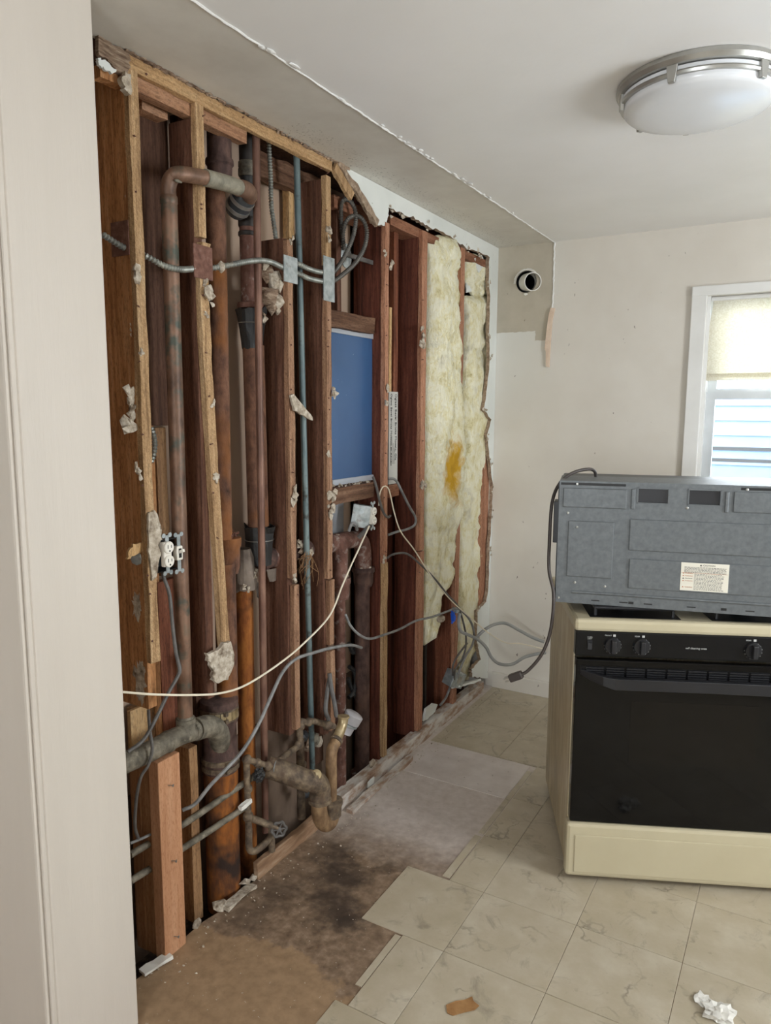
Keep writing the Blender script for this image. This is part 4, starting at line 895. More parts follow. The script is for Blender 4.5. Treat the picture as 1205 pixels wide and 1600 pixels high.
p = W(537, 1120, XT-.006); wpart(coll(p, (0, .1, 1), RAD(19, p), .008), 'rim', 'chrome_old', q, smooth=True)
p = W(493, 1213, XT+.0); mb = MB(); dd = Vector((.6, -.55, .7)).normalized(); mb.lathe([(.016, .016), (.019, .02), (.017, .025), (.005, .026), (.005, .034)], p, dd, 16); wpart(mb, 'cleanout_cap', 'chrome_old', q, smooth=True)
p = W(431, 1200, .03); mb = MB(); dd = Vector((.9, .3, .0)).normalized(); mb.lathe([(.026, .0), (.027, .003), (.010, .006)], p, dd, 20); wpart(mb, 'escutcheon', 'galv', q, smooth=True)
# water supply manifold with valves
q = thing('supply_valves', 'crusty water supply manifold with two shutoff valves beside the soil pipe', 'valve', W(400, 1330, .0))
wpart(vp((385, 1183), (389, 1305), 10.5, .0), 'riser', 'brass_old', q, smooth=True)
wpart(pp([(384, 1186, .0), (400, 1191, .015), (428, 1199, .03)], 10, 12), 'upper_branch', 'brass_old', q, smooth=True)
for (x, y, X, w) in ((386, 1187, .0, 15), (402, 1192, .016, 14), (418, 1197, .026, 15), (388, 1232, .0, 14), (388, 1276, .0, 17)):
    mb = MB(); p = W(x, y, X); mb.lump(p, RAD(w, p)*1.05, int(x), 2, .12); wpart(mb, 'fitting', 'brass_old', q, smooth=True)
wpart(pp([(388, 1277, .0), (405, 1283, .02), (424, 1290, .045)], 11, 12), 'valve_body', 'brass_old', q, smooth=True)
wpart(pp([(420, 1289, .042), (434, 1294, .06)], 6, 8, sm=1), 'valve_stem', 'brass_old', q, smooth=True)
p = W(436, 1296, .062); dd = Vector((.75, -.55, .1)).normalized(); e1 = dd.cross(Vector((0, 0, 1))).normalized(); e2 = e1.cross(dd)
mb = MB(); rr = .024
mb.tube([p+(e1*math.cos(a)+e2*math.sin(a))*(rr*(1+.10*math.cos(a*6))) for a in [2*math.pi*k/36 for k in range(37)]], .0045, 7, False)
for k in range(6):
    a = 2*math.pi*k/6; mb.tube([p, p+(e1*math.cos(a)+e2*math.sin(a))*rr], .0032, 6)
mb.lathe([(.008, -.006), (.009, .004), (.004, .007)], p, dd, 10); wpart(mb, 'handwheel', 'cable_dark', q, smooth=True)
p = W(405, 1212, .03); mb = MB(); mb.lump(p, (.016, .022, .022), 3, 3, .5, 3.5); wpart(mb, 'corroded_handwheel', 'black_wrap', q)
wpart(pp([(389, 1295, .0), (389, 1320, .0), (392, 1329, .004), (400, 1329, .012), (414, 1318, .02), (425, 1306, .02)], 11, 12), 'return_bend', 'brass_old', q, smooth=True)
wpart(vp((424, 1286), (425, 1330), 10, .01), 'drop_leg', 'brass_old', q, smooth=True)
q = thing('gray_supply_branch', 'gray supply branch bending up beside the brown stud foot', 'pipe', W(470, 1200, .0))
wpart(pp([(428, 1194, .015), (452, 1176, -.005), (465, 1166, -.01), (469, 1155, -.012), (468, 1128, -.012)], 10, 12), 'branch', 'brass_old', q, smooth=True)
wpart(pp([(468, 1150, -.012), (470, 1128, -.01), (478, 1129, -.005), (490, 1127, .0), (510, 1132, .02), (522, 1135, .03)], 10, 12), 'cross_branch', 'brass_old', q, smooth=True)
wpart(vp((469, 1155), (471, 1278), 13, -.015), 'drop', 'brass_old', q, smooth=True)
for (x, y, X, w) in ((470, 1134, -.01, 14), (482, 1128, .0, 14), (466, 1164, -.01, 14), (512, 1133, .02, 17), (471, 1195, -.015, 17)):
    mb = MB(); p = W(x, y, X); mb.lump(p, RAD(w, p), int(x), 2, .12); wpart(mb, 'fitting', 'brass_old', q, smooth=True)
for (pts, nm) in (([(514, 1125, .03), (509, 1110, .02), (511, 1085, .01), (515, 1060, .0)], 'supply_hose'), ([(526, 1120, .05), (523, 1100, .04), (518, 1075, .02), (515, 1052, .008)], 'supply_hose')):
    wpart(pp(pts, 7, 8), nm, 'cable_dark', q, smooth=True)
q = thing('dark_hoses', 'cluster of dark hoses and plastic pieces behind the teal riser foot', 'hose', W(480, 1160, -.1))
for i, (x, y, r, m2) in enumerate(((475, 1150, .022, 'rubber'), (490, 1155, .03, 'lead_gray'), (498, 1160, .02, 'plaster'), (482, 1165, .024, 'lath_chunk'), (478, 1240, .02, 'rubber'), (472, 1232, .018, 'rubber'))):
    mb = MB(); mb.lump(W(x, y, -.09), (r*.7, r, r), 500+i, 2, .4); wpart(mb, 'fitting_lump', m2, q)
for pts in ([(545, 1005, -.1), (552, 1020, -.1), (556, 1010, -.11)], [(545, 1090, -.09), (552, 1082, -.09), (556, 1065, -.1), (553, 1048, -.1), (546, 1042, -.1)], [(544, 1060, -.1), (550, 1078, -.1), (558, 1092, -.1)]):
    wpart(pp(pts, 7, 8), 'hose', 'rubber', q, smooth=True)
# two gray supply pipes through the new post
for lab, pts in (('upper of two thin gray pipes passing through the new post', [(203, 1336, -.045), (245, 1311, -.045), (288, 1287, -.045), (340, 1252, -.04), (400, 1211, .0)]), ('lower of two thin gray pipes through the new post, with a broken white stub', [(203, 1377, -.045), (245, 1351, -.045), (288, 1324, -.045), (340, 1290, -.03), (386, 1259, .0)])):
    o = pp(pts, 10.5, 12).build('supply_pipe', MAT['lead_gray'], smooth=True, label=lab, cat='pipe', group='pipes through the post')
    if 'lower' in lab:
        mb = MB(); mb.beam(W(375, 1264, .012), W(392, 1250, .012), .014, .014, Vector((0, 0, 1)), 3, .002, 2); wpart(mb, 'broken_stub', 'pvc', o)

# ------------------------------------------------------------------ electrical
def armored(pts, r, mat, name, label, cat='cable', parent=None, pitch=.009):
    P = smoothpath([W(x, y, X) for (x, y, X) in pts], 10); L = [0]
    for i in range(1, len(P)): L.append(L[-1]+(P[i]-P[i-1]).length)
    n = int(L[-1]/(pitch/2)); out = []; rad = []; j = 0
    for k in range(n+1):
        s = L[-1]*k/n
        while j < len(L)-2 and L[j+1] < s: j += 1
        t = (s-L[j])/max(1e-6, L[j+1]-L[j]); out.append(P[j].lerp(P[j+1], min(1, t))); rad.append(r*(1.08 if k % 2 else .74))
    mb = MB(); mb.tube(out, rad, 8)
    if parent is not None: return mb.build(name, MAT[mat], parent, smooth=True)
    return mb.build(name, MAT[mat], label=label, cat=cat, smooth=True)
armored([(160, 366, -.05), (172, 374, -.045), (192, 386, -.035), (212, 394, -.03), (232, 402, -.005), (256, 415, .012), (282, 421, .012), (304, 420, -.006), (320, 420, -.01)], .0085, 'bx', 'armored_cable', 'sagging silver armored cable between the orange stud and the rusty plate')
o = armored([(325, 419, -.008), (338, 418, .0), (360, 414, .01), (385, 409, .01), (408, 407, .005), (425, 410, .0), (440, 417, -.006), (452, 422, -.01)], .0085, 'bx', 'armored_cable', 'silver armored cable arching from the rusty plate to the bright metal plate')
mb = MB(); mb.lump(W(346, 417, .008), (.012, .008, .016), 3, 2, .5); wpart(mb, 'plaster_clump', 'plaster', o)
armored([(455, 410, -.01), (468, 413, .0), (480, 419, .002), (495, 424, -.004), (512, 427, -.01)], .0085, 'bx', 'armored_cable', 'upper of two armored cables between the bright metal plates')
armored([(455, 424, -.01), (468, 428, .0), (480, 434, .002), (495, 438, -.004), (512, 441, -.01)], .0085, 'bx', 'armored_cable', 'lower of two armored cables between the bright metal plates')
armored([(420, 215, -.07), (421, 240, -.07), (423, 280, -.07), (424, 320, -.068), (428, 350, -.066), (432, 378, -.064)], .008, 'bx', 'armored_cable', 'armored cable dropping from the ceiling to the top of the short stud')
q = thing('cable_loops', 'two dark armored cable loops above the blue panel with a round box cover', 'cable', W(545, 425, -.03))
armored([(514, 430, -.02), (526, 420, -.02), (540, 398, -.02), (553, 365, -.02), (556, 335, -.025), (549, 316, -.03), (538, 312, -.04), (533, 325, -.05), (534, 360, -.06), (537, 388, -.06)], .0085, 'bx_dark', 'cable_loop', None, parent=q)
armored([(514, 443, -.02), (532, 432, -.015), (556, 410, -.01), (570, 385, -.01), (573, 360, -.015), (566, 342, -.02), (553, 337, -.03), (541, 346, -.04), (536, 368, -.05), (538, 390, -.06)], .0085, 'bx_dark', 'cable_loop', None, parent=q)
p = W(540, 400, -.075); mb = MB(); r = RAD(30, p); mb.lathe([(r, 0), (r, .004), (r*.9, .006)], p, (1, 0, 0), 20); mb.v = [(v[0], v[1], p.z+(v[2]-p.z)*1.25) for v in mb.v]; wpart(mb, 'box_cover', 'galv', q, smooth=True)
mb = MB(); mb.beam(W(540, 397, -.06), W(586, 412, -.06), .016, .008, Vector((0, 0, 1)), 2); wpart(mb, 'hanger_bar', 'cable_dark', q)
armored([(236, 668, -.08), (240, 680, -.07), (242, 695, -.068), (240, 710, -.07), (236, 722, -.08)], .008, 'bx', 'armored_cable', 'short bend of armored cable beside the orange stud')

def device_yoke(parent, c, w, zc, kind):
    """a wiring device hanging on its metal yoke, facing the room"""
    c = Vector(c)
    mb = MB(); mb.box(c.x-.002, c.x, c.y-.006, c.y+.006, c.z-.052, c.z+.052)
    for sz in (-1, 1):
        for sy in (-1, 1):
            mb.lathe([(.0065, 0), (.0065, .002)], (c.x-.002, c.y+sy*.011, c.z+sz*.052), (1, 0, 0), 10)
    wpart(mb, 'yoke', 'galv', parent)
    if kind == 'duplex':
        mb = MB(); mb.box(c.x-.012, c.x+.002, c.y-.014, c.y+.014, c.z-.034, c.z+.034); wpart(mb, 'receptacle_body', 'device_white', parent, bevel=.003)
        for sz in (-1, 1):
            mb = MB(); mb.lathe([(.0165, 0), (.0165, .005), (.0145, .007)], (c.x+.002, c.y, c.z+sz*.019), (1, 0, 0), 20); wpart(mb, 'receptacle_face', 'device_white', parent, smooth=True)
            mb = MB()
            for sy, hh in ((-.006, .005), (.006, .004)): mb.box(c.x+.0088, c.x+.0094, c.y+sy-.0011, c.y+sy+.0011, c.z+sz*.019+.003-hh, c.z+sz*.019+.003+hh)
            mb.lathe([(.0026, 0), (.0026, .0006)], (c.x+.0088, c.y, c.z+sz*.019-.009), (1, 0, 0), 8); wpart(mb, 'slots', 'black', parent)
    else:
        mb = MB(); mb.box(c.x-.014, c.x+.004, c.y-.011, c.y+.011, c.z-.02, c.z+.02); wpart(mb, 'switch_body', 'device_white', parent, bevel=.003)
        mb = MB(); mb.box(c.x+.0038, c.x+.0046, c.y-.005, c.y+.005, c.z-.013, c.z+.013); wpart(mb, 'toggle_slot', 'black', parent)
        mb = MB(); mb.obox((c.x+.010, c.y, c.z+.006), (.008, 0, .003), (0, .004, 0), (-.001, 0, .004)); wpart(mb, 'toggle', 'device_white', parent, bevel=.001)
q = thing('outlet_and_switch_box', 'black electrical box with a white duplex outlet and a toggle switch by the orange stud', 'outlet', W(265, 895, -.02))
a, b = W(246, 866, -.01), W(286, 866, -.01); zt, zb = W(264, 842, -.01).z, W(264, 892, -.01).z
mb = MB()
mb.box(-.07, -.066, a.y, b.y, zb, zt); mb.box(-.07, -.012, a.y, a.y+.003, zb, zt); mb.box(-.07, -.012, b.y-.003, b.y, zb, zt); mb.box(-.07, -.012, a.y, b.y, zt-.003, zt); mb.box(-.07, -.012, a.y, b.y, zb, zb+.003)
wpart(mb, 'box_shell', 'black', q)
device_yoke(q, W(262, 866, .014), 0, 0, 'duplex'); device_yoke(q, W(280, 864, .01), 0, 0, 'switch')
q = thing('hanging_box', 'dusty metal electrical box with an outlet hanging out under the ledge block', 'outlet', W(570, 825, -.03))
p = W(564, 806, -.035); mb = MB(); ax = Vector((.5, -.8, .05)).normalized(); ay = Vector((.75, .55, -.15)).normalized(); az = ax.cross(ay).normalized()
mb.obox(p, ay*.036, ax*.025, az*.045); wpart(mb, 'box_shell', 'galv', q, bevel=.002)
for s in (-1, 1):
    mb = MB(); mb.lathe([(.010, 0), (.010, .0015)], p+ax*.025+az*s*.02, ax, 12); wpart(mb, 'knockout', 'galv', q)
device_yoke(q, W(583, 806, .012), 0, 0, 'duplex')
wpart(pp([(545, 830, -.03), (550, 818, -.02), (556, 820, -.02), (558, 828, -.03)], 5, 8), 'lead_wire', 'cable', q, smooth=True)
wpart(pp([(580, 818, .0), (570, 830, .0), (560, 840, -.02)], 7, 8), 'lead_wire', 'cable_dark', q, smooth=True)

def wire(label, pts, r, mat, name='cable', cat='cable'):
    P = smoothpath([W(x, y, X) if len((x, y, X)) == 3 else None for (x, y, X) in pts], 8)
    mb = MB(); mb.tube(P, r, 8); return mb.build(name, MAT[mat], label=label, cat=cat, smooth=True)
wire('thin cream wire strung from the jamb up to the hanging metal box', [(188, 1081, .04), (240, 1085, .06), (300, 1086, .08), (345, 1083, .09), (385, 1070, .09), (435, 1038, .09), (475, 1005, .085), (515, 962, .07), (535, 915, .06), (548, 885, .05), (562, 855, .035), (577, 822, .02)], .0032, 'wire_white', 'thin_wire', 'wire')
wire('gray twisted cable climbing from the new post to the cast iron drain', [(285, 1266, -.03), (305, 1256, -.01), (328, 1228, .02), (352, 1203, .04), (380, 1172, .05), (405, 1130, .05), (425, 1085, .05), (442, 1050, .045), (462, 1030, .04), (490, 1020, .035), (520, 1012, .03), (548, 1008, .02), (565, 1012, .01)], .0058, 'cable')
wire('dark gray cable hanging from the white outlet behind the cream wire', [(254, 893, -.02), (257, 905, -.01), (265, 930, .0), (270, 980, .01), (275, 1020, .02), (281, 1046, .03), (276, 1060, .03), (262, 1085, .03), (245, 1120, .03), (225, 1155, .03), (200, 1175, .02)], .0052, 'cable_dark')
wire('dark cable draped over the gray waste arm by the new post', [(232, 1110, -.03), (234, 1140, .01), (238, 1170, .03), (232, 1195, .03), (220, 1215, .02), (213, 1250, .0), (211, 1290, -.02), (216, 1310, -.03)], .0045, 'cable_dark')
wire('short cable stub entering the new post', [(203, 1318, -.03), (222, 1310, -.03), (243, 1300, -.04)], .004, 'cable')
wire('gray cable looping from the drains across the red stud to the blue clip', [(540, 960, -.01), (548, 978, .02), (562, 992, .04), (578, 998, .05), (600, 992, .05), (625, 983, .05), (650, 970, .05), (675, 964, .06), (700, 955, .06), (712, 950, .055), (720, 955, .05)], .005, 'cable')
wire('gray cable hooked over the slim reddish stud', [(583, 745, -.02), (588, 760, .0), (594, 785, .01), (600, 802, .012), (606, 808, .01), (610, 806, .01)], .0055, 'cable_dark')
wire('dark cable loop from the carton around the wide dark red stud', [(606, 748, -.03), (618, 750, -.01), (628, 768, .01), (640, 792, .015), (649, 808, .015), (648, 820, .015), (636, 827, .01), (620, 831, .0), (606, 836, -.02)], .0055, 'cable')
wire('long thin white wire drooping from the slim reddish stud to behind the oven', [(592, 790, .0), (594, 770, .01), (600, 760, .014), (608, 766, .015), (616, 800, .02), (626, 830, .03), (648, 860, .05), (675, 902, .07), (705, 938, .08), (735, 965, .10), (765, 990, .14), (790, 1004, .2), (815, 1006, .26), (850, 1014, .34)], .0028, 'wire_white', 'thin_wire', 'wire')
wire('gray cable sagging from the slim reddish stud down to the metal floor box', [(605, 872, .0), (615, 866, .01), (635, 865, .02), (655, 880, .03), (680, 905, .045), (700, 930, .055), (716, 948, .06), (727, 985, .06), (728, 1010, .055), (722, 1030, .05), (712, 1045, .04), (710, 1062, .03)], .0048, 'cable_dark')
wire('dark cable arcing from the clip over to the metal floor box', [(708, 950, .055), (722, 955, .06), (735, 970, .06), (741, 990, .06), (738, 1008, .06), (728, 1025, .055), (718, 1048, .05), (714, 1064, .03)], .006, 'cable')
wire('dark cable tail dropping into the metal floor box', [(730, 1005, .055), (715, 1025, .05), (708, 1040, .045), (708, 1055, .035)], .005, 'cable_dark')
wire('thick gray flexible conduit curling from the clip to behind the oven', [(719, 955, .055), (717, 972, .06), (720, 986, .065), (732, 992, .075), (748, 1000, .1), (760, 1012, .13), (768, 1027, .16), (780, 1037, .19), (800, 1038, .23), (820, 1027, .28), (838, 1022, .33), (852, 1020, .36)], .0085, 'flex', 'flexible_conduit')
wire('thick gray flexible conduit arching across the corner to behind the oven', [(744, 997, .08), (756, 985, .11), (772, 976, .15), (790, 974, .19), (810, 984, .24), (832, 996, .3), (850, 1003, .35)], .0085, 'flex', 'flexible_conduit')
q = thing('wire_splice', 'taped wire splice with a bright blue clip on the stud between batts', 'splice', W(700, 966, .03))
mb = MB(); mb.lump(W(689, 967, .03), (.018, .034, .016), 4, 2, .25); wpart(mb, 'taped_end', 'plaster', q, smooth=True)
mb = MB(); mb.obox(W(708, 964, .04), (.008, 0, 0), (0, .008, .002), (0, -.006, .022)); mb.tube(smoothpath([W(706, 955, .04), W(711, 965, .045), W(706, 974, .04)], 6), .005, 8); wpart(mb, 'blue_clip', 'blue_clip', q)
mb = MB(); mb.obox(W(714, 953, .05), (.012, 0, 0), (0, .018, .003), (0, 0, .01)); wpart(mb, 'connector', 'galv', q, bevel=.003)
q = thing('metal_floor_box', 'tipped metal junction box lying at the wall near the room corner', 'junction box', W(710, 1075, .0))
p = W(710, 1060, .01); mb = MB(); az = Vector((.25, .3, .9)).normalized(); ax = Vector((.9, -.3, -.15)).normalized(); ax = (ax-az*ax.dot(az)).normalized(); ay = az.cross(ax)
mb.obox(p, ax*.032, ay*.048, az*.040); wpart(mb, 'box_shell', 'galv', q, bevel=.004)
mb = MB(); mb.lathe([(.02, 0), (.02, .002)], p+ax*.032+az*.005, ax, 14); wpart(mb, 'knockout', 'steel', q)
mb = MB(); mb.tube(smoothpath([W(704, 1072, .0), W(697, 1090, .0), W(688, 1102, .0)], 5), .006, 8); wpart(mb, 'pipe_stub', 'cable', q, smooth=True)
vp((664, 1005), (663, 1110), 7, -.08, 10).build('dark_conduit', MAT['black_iron'], smooth=True, label='dark vertical conduit below the long yellow batt', cat='pipe')

# ------------------------------------------------------------------ blue panel, carton
def text_mesh(body, size, mat, name, parent, M4, thick=.0003, align='LEFT', sx=1.0):
    cu = bpy.data.curves.new('txt', 'FONT'); cu.body = body; cu.size = size; cu.extrude = thick; cu.align_x = align; cu.resolution_u = 2
    ob = bpy.data.objects.new('txt', cu); COL.objects.link(ob); bpy.context.view_layer.update()
    dg = bpy.context.evaluated_depsgraph_get(); me = bpy.data.meshes.new_from_object(ob.evaluated_get(dg)); bpy.data.objects.remove(ob)
    o = bpy.data.objects.new(name, me); COL.objects.link(o); me.name = name; me.materials.clear(); me.materials.append(MAT[mat])
    o.matrix_world = M4 @ Matrix.Diagonal((sx, 1, 1, 1))
    if parent is not None:
        o.parent = parent; o.matrix_parent_inverse = MW[parent.name].inverted()
    return o
XB = -.06
q = thing('blue_panel', 'glossy blue cabinet back with pale metal edges set between two studs', 'panel', W(550, 755, XB))
y0, y1 = W(517, 630, XB).y, W(589, 630, XB).y; zt, zb = W(550, 518, XB).z, W(550, 752, XB).z
mb = MB(); mb.box(XB-.08, XB, y0, y1, zb, zt); wpart(mb, 'sheet', 'blue', q, bevel=.003)
mb = MB(); mb.box(XB-.002, XB+.006, y0, y1, zt-.016, zt+.004); wpart(mb, 'metal_edge', 'gray_metal', q, bevel=.001)
mb = MB(); mb.box(XB-.002, XB+.008, y0, y1, zb-.006, zb+.016); wpart(mb, 'metal_edge', 'gray_metal', q, bevel=.001)
mb = MB(); y0b = W(519, 810, -.13).y; y1b = W(537, 810, -.13).y; mb.box(-.14, -.13, y0b, y1b, W(528, 850, -.13).z, W(528, 786, -.13).z)
mb.build('gray_duct', MAT['gray_metal'], label='gray metal duct behind the hanging box', cat='duct')
XC = -.035
y0, y1 = W(608, 680, XC).y, W(621.5, 680, XC).y; zt, zb = W(614, 612, XC).z, W(614, 756, XC).z
q = thing('tile_carton', 'narrow gray printed carton standing between two red studs', 'carton', ((XC-.02), (y0+y1)/2, zb))
mb = MB(); mb.box(XC-.03, XC, y0, y1, zb, zt); wpart(mb, 'carton_body', 'paper_gray', q)
# lettering reads from top to bottom on the face towards the room
rot = Matrix(((0, 0, 1, 0), (0, 1, 0, 0), (-1, 0, 0, 0), (0, 0, 0, 1)))
for k, (tx, sz, dy) in enumerate((('Oglass Bevel Bricks Mosaic, Gla', .022, .72), ('Oglass Bevel Bricks Mosaico en Azulejo', .019, .22))):
    yy = y0+(y1-y0)*dy
    text_mesh(tx, sz, 'ink', 'carton_lettering', q, Matrix.Translation((XC+.0006, yy-.004, zt-.008)) @ rot)
for k in range(5):
    mb = MB(); yy = y0+(y1-y0)*(.18+.14*k); L = (.10, .12, .09, .07, .06)[k]; mb.box(XC, XC+.0005, yy-.0012, yy+.0012, zb+.085, zb+.085+L); wpart(mb, 'fine_print', 'ink_white' if k > 3 else 'cable_dark', q)

# ------------------------------------------------------------------ ceiling light
LX, LY, LR = 1.18, 2.2, .207
MAT['nickel'] = M('nickel', [(.3, '#a5a49f'), (.7, '#b9b8b3')], nscale=8, rough=.32, metal=.75, bs=0)
MAT['opal'] = M('opal', [(.3, '#dfe2e6'), (.7, '#e9ebee')], nscale=3, rough=.22, bs=0)
q = thing('ceiling_light', 'round flush ceiling light with opal diffuser and brushed nickel rings', 'light', (LX, LY, HC-.075))
def cl(prof, name, mat):
    mb = MB(); mb.lathe(prof, (LX, LY, HC), (0, 0, -1), 56, closed=True); wpart(mb, name, mat, q, smooth=True, recalc=True)
cl([(.02, .001), (LR, .001), (LR+.002, .012), (LR-.004, .022), (LR-.014, .024), (.02, .024)], 'pan', 'nickel')
cl([(.19, .026), (.194, .026), (.194, .036), (.19, .036)], 'ring_spacer', 'opal')
cl([(.186, .036), (.197, .036), (.199, .040), (.197, .046), (.186, .046)], 'ring', 'nickel')
mb = MB(); mb.lathe([(.188, .024), (.188, .052), (.186, .060), (.178, .067), (.15, .074), (.10, .080), (.05, .083), (.004, .084)], (LX, LY, HC), (0, 0, -1), 56); wpart(mb, 'diffuser', 'opal', q, smooth=True, recalc=True)
for a in (-1.75, -2.75, 1.85, 2.6, .3, -.6):
    dx, dy = math.cos(a), math.sin(a); t_ = Vector((-dy, dx, 0)); d_ = Vector((dx, dy, 0)); mb = MB()
    c0 = Vector((LX, LY, HC))+d_*.2
    mb.prism([c0+t_*.014-Vector((0, 0, .016)), c0-t_*.014-Vector((0, 0, .016)), c0-t_*.012-Vector((0, 0, .04)), c0-t_*.008-Vector((0, 0, .062)), c0+t_*.008-Vector((0, 0, .062)), c0+t_*.012-Vector((0, 0, .04))], -d_*.01); wpart(mb, 'clip', 'nickel', q, bevel=.0015)

# ------------------------------------------------------------------ vent sleeve, drywall strip
ho = Vector((HX, DEPTH, HZ))
q = thing('vent_sleeve', 'off white duct sleeve sticking crookedly out of the dark round wall hole', 'duct', (HX, DEPTH-.02, HZ-.05))
mb = MB(); mb.lathe([(HR*.98, -.002), (HR*.98, .3), (HR*.94, .3), (HR*.94, -.002)], ho+Vector((0, .002, 0)), (0, 1, 0), 28, closed=True); wpart(mb, 'hole_shade_tube', 'black', q, smooth=True, recalc=True)  # added black tube, its colour stands in for the dark inside the hole
mb = MB(); mb.lathe([(HR*.95, .295), (.001, .297)], ho, (0, 1, 0), 28); wpart(mb, 'hole_shade_end', 'black', q)  # black disc closing the tube, shade of the hole put into its colour
c0 = ho+Vector((-.006, .03, 0)); tg = WB(833, 440, DEPTH-.035); ax = (tg-c0).normalized(); ll = (tg-c0).length; r = .0465
mb = MB(); mb.lathe([(r, 0), (r, ll), (r-.0035, ll), (r-.0035, 0)], c0, ax, 32, closed=True); wpart(mb, 'sleeve', 'pvc', q, smooth=True, recalc=True)
mb = MB()
for k in range(20):
    a = .7+k*.13; mb.lump(ho+Vector((math.cos(a)*HR*1.12, -.002, math.sin(a)*HR*1.12)), (.008, .004, .006), k, 1)
mb.lump(ho+Vector((0, -.004, -HR*1.15)), (.012, .004, .007), 5, 1); wpart(mb, 'caulk_ring', 'pvc', q)
q = thing('drywall_strip', 'torn peach drywall strip hanging on the back wall under the soffit line', 'drywall', WB(860, 573))
pts = [WB(x, y, DEPTH-.004) for x, y in ((862, 481), (868, 482), (864, 500), (861, 535), (859, 574), (854, 573), (854, 550), (852, 545), (856, 510), (859, 490))]
pts = jag(pts+[pts[0]], 0, 1, 2)[:-1]; mb = MB(); mb.prism(pts, (0, -.012, 0)); wpart(mb, 'strip_body', 'drywall' if 'drywall' in MAT else 'pvc', q)
MAT['peach'] = M('peach', [(.3, '#d9bfa8'), (.7, '#e6d0bc')], nscale=30, rough=.9, bs=.3); q.children[0].data.materials[0] = MAT['peach']

# ------------------------------------------------------------------ window with shade, world outside
wn_ = struct(thing('window_1', 'white window with a pulled down roller shade above the oven', 'window', (1.48, DEPTH, 1.18)))
def wl(mb, name, mat, **kw): return mb.build(name, MAT[mat], wn_, **kw)
for (a, b2, c, d) in ((.977, WX0, 1.10, 2.145), (WX1, 1.998, 1.10, 2.145)):
    mb = MB(); mb.box(a, b2, DEPTH-.022, DEPTH, c, d); wl(mb, 'side_casing', 'trim_white', bevel=.004)
mb = MB(); mb.box(.977, 1.998, DEPTH-.024, DEPTH, WZ1, 2.146); wl(mb, 'head_casing', 'trim_white', bevel=.004)
mb = MB(); mb.box(.95, 2.02, DEPTH-.05, DEPTH+.1, 1.14, 1.18); wl(mb, 'sill', 'trim_white', bevel=.004)
for (a, b2) in ((WX0, WX0+.014), (WX1-.014, WX1)):
    mb = MB(); mb.box(a, b2, DEPTH, DEPTH+.12, WZ0, WZ1); wl(mb, 'jamb_liner', 'trim_white')
MAT['alu'] = M('alu', [(.3, '#c3c7c9'), (.7, '#d4d8da')], nscale=6, rough=.4, metal=.2, bs=0)
m, t, b = nt('pane_glass'); mo = t.nodes['Material Output']; tr = N(t, 'ShaderNodeBsdfTransparent'); gl = N(t, 'ShaderNodeBsdfGlossy'); gl.inputs['Roughness'].default_value = .02
fr = N(t, 'ShaderNodeFresnel'); mx = N(t, 'ShaderNodeMixShader'); t.links.new(fr.outputs[0], mx.inputs[0]); t.links.new(tr.outputs[0], mx.inputs[1]); t.links.new(gl.outputs[0], mx.inputs[2]); t.links.new(mx.outputs[0], mo.inputs['Surface']); MAT['glass'] = m
yS = DEPTH+.05
for zb_, zt_, yy in ((WZ0, 1.66, yS), (1.63, WZ1, yS+.035)):
    sm = MB(); x0, x1 = WX0+.014, WX1-.014
    sm.box(x0, x0+.04, yy, yy+.03, zb_, zt_); sm.box(x1-.04, x1, yy, yy+.03, zb_, zt_); sm.box(x0+.04, x1-.04, yy, yy+.03, zb_, zb_+.045); sm.box(x0+.04, x1-.04, yy, yy+.03, zt_-.035, zt_)
    so = wl(sm, 'sash', 'alu')
    mb = MB(); mb.box(x0+.03, x1-.03, yy+.013, yy+.017, zb_+.03, zt_-.03); mb.build('pane', MAT['glass'], so)
m, t, b = nt('shade_fabric'); b.inputs['Roughness'].default_value = .9
cc = ramp(t, noisetex(t, coords(t), 160, 3), [(.35, '#e6e1d0'), (.65, '#f6f3e8')]); t.links.new(cc, b.inputs['Base Color'])
tl = N(t, 'ShaderNodeBsdfTranslucent'); t.links.new(cc, tl.inputs['Color']); mx = N(t, 'ShaderNodeMixShader'); mx.inputs[0].default_value = .5
t.links.new(b.outputs[0], mx.inputs[1]); t.links.new(tl.outputs[0], mx.inputs[2]); t.links.new(mx.outputs[0], t.nodes['Material Output'].inputs['Surface']); MAT['shade'] = m
q = thing('roller_shade', 'cream woven roller shade covering the upper half of the window', 'blind', (1.48, DEPTH+.015, 1.72))
mb = MB(); x0, x1 = WX0+.02, WX1-.02; zS = WB(1150, 590, DEPTH+.012).z; nn = 20; vs = []; fs = []
for i in range(nn+1):
    z = 2.085+(zS-2.085)*i/nn; xl = x0+.010*noise.noise(Vector((0, 0, z*6)))-.012*(i/nn)
    for x in (xl, x1): vs += [(x, DEPTH+.012+.002*math.sin(z*9), z), (x, DEPTH+.0135+.002*math.sin(z*9), z)]
for i in range(nn):
    a = i*4; fs += [(a, a+2, a+6, a+4), (a+1, a+5, a+7, a+3), (a, a+4, a+5, a+1), (a+2, a+3, a+7, a+6)]
mb.add(vs, fs); wpart(mb, 'fabric', 'shade', q)
mb = MB(); mb.box(x0-.012, x1, DEPTH+.008, DEPTH+.016, zS-.012, zS+.02); wpart(mb, 'hem_bar', 'shade', q, bevel=.003)
mb = MB(); mb.tube([(x0-.004, DEPTH+.02, 2.087), (x1+.004, DEPTH+.02, 2.087)], .012, 12); wpart(mb, 'roller', 'trim_white', q, smooth=True)
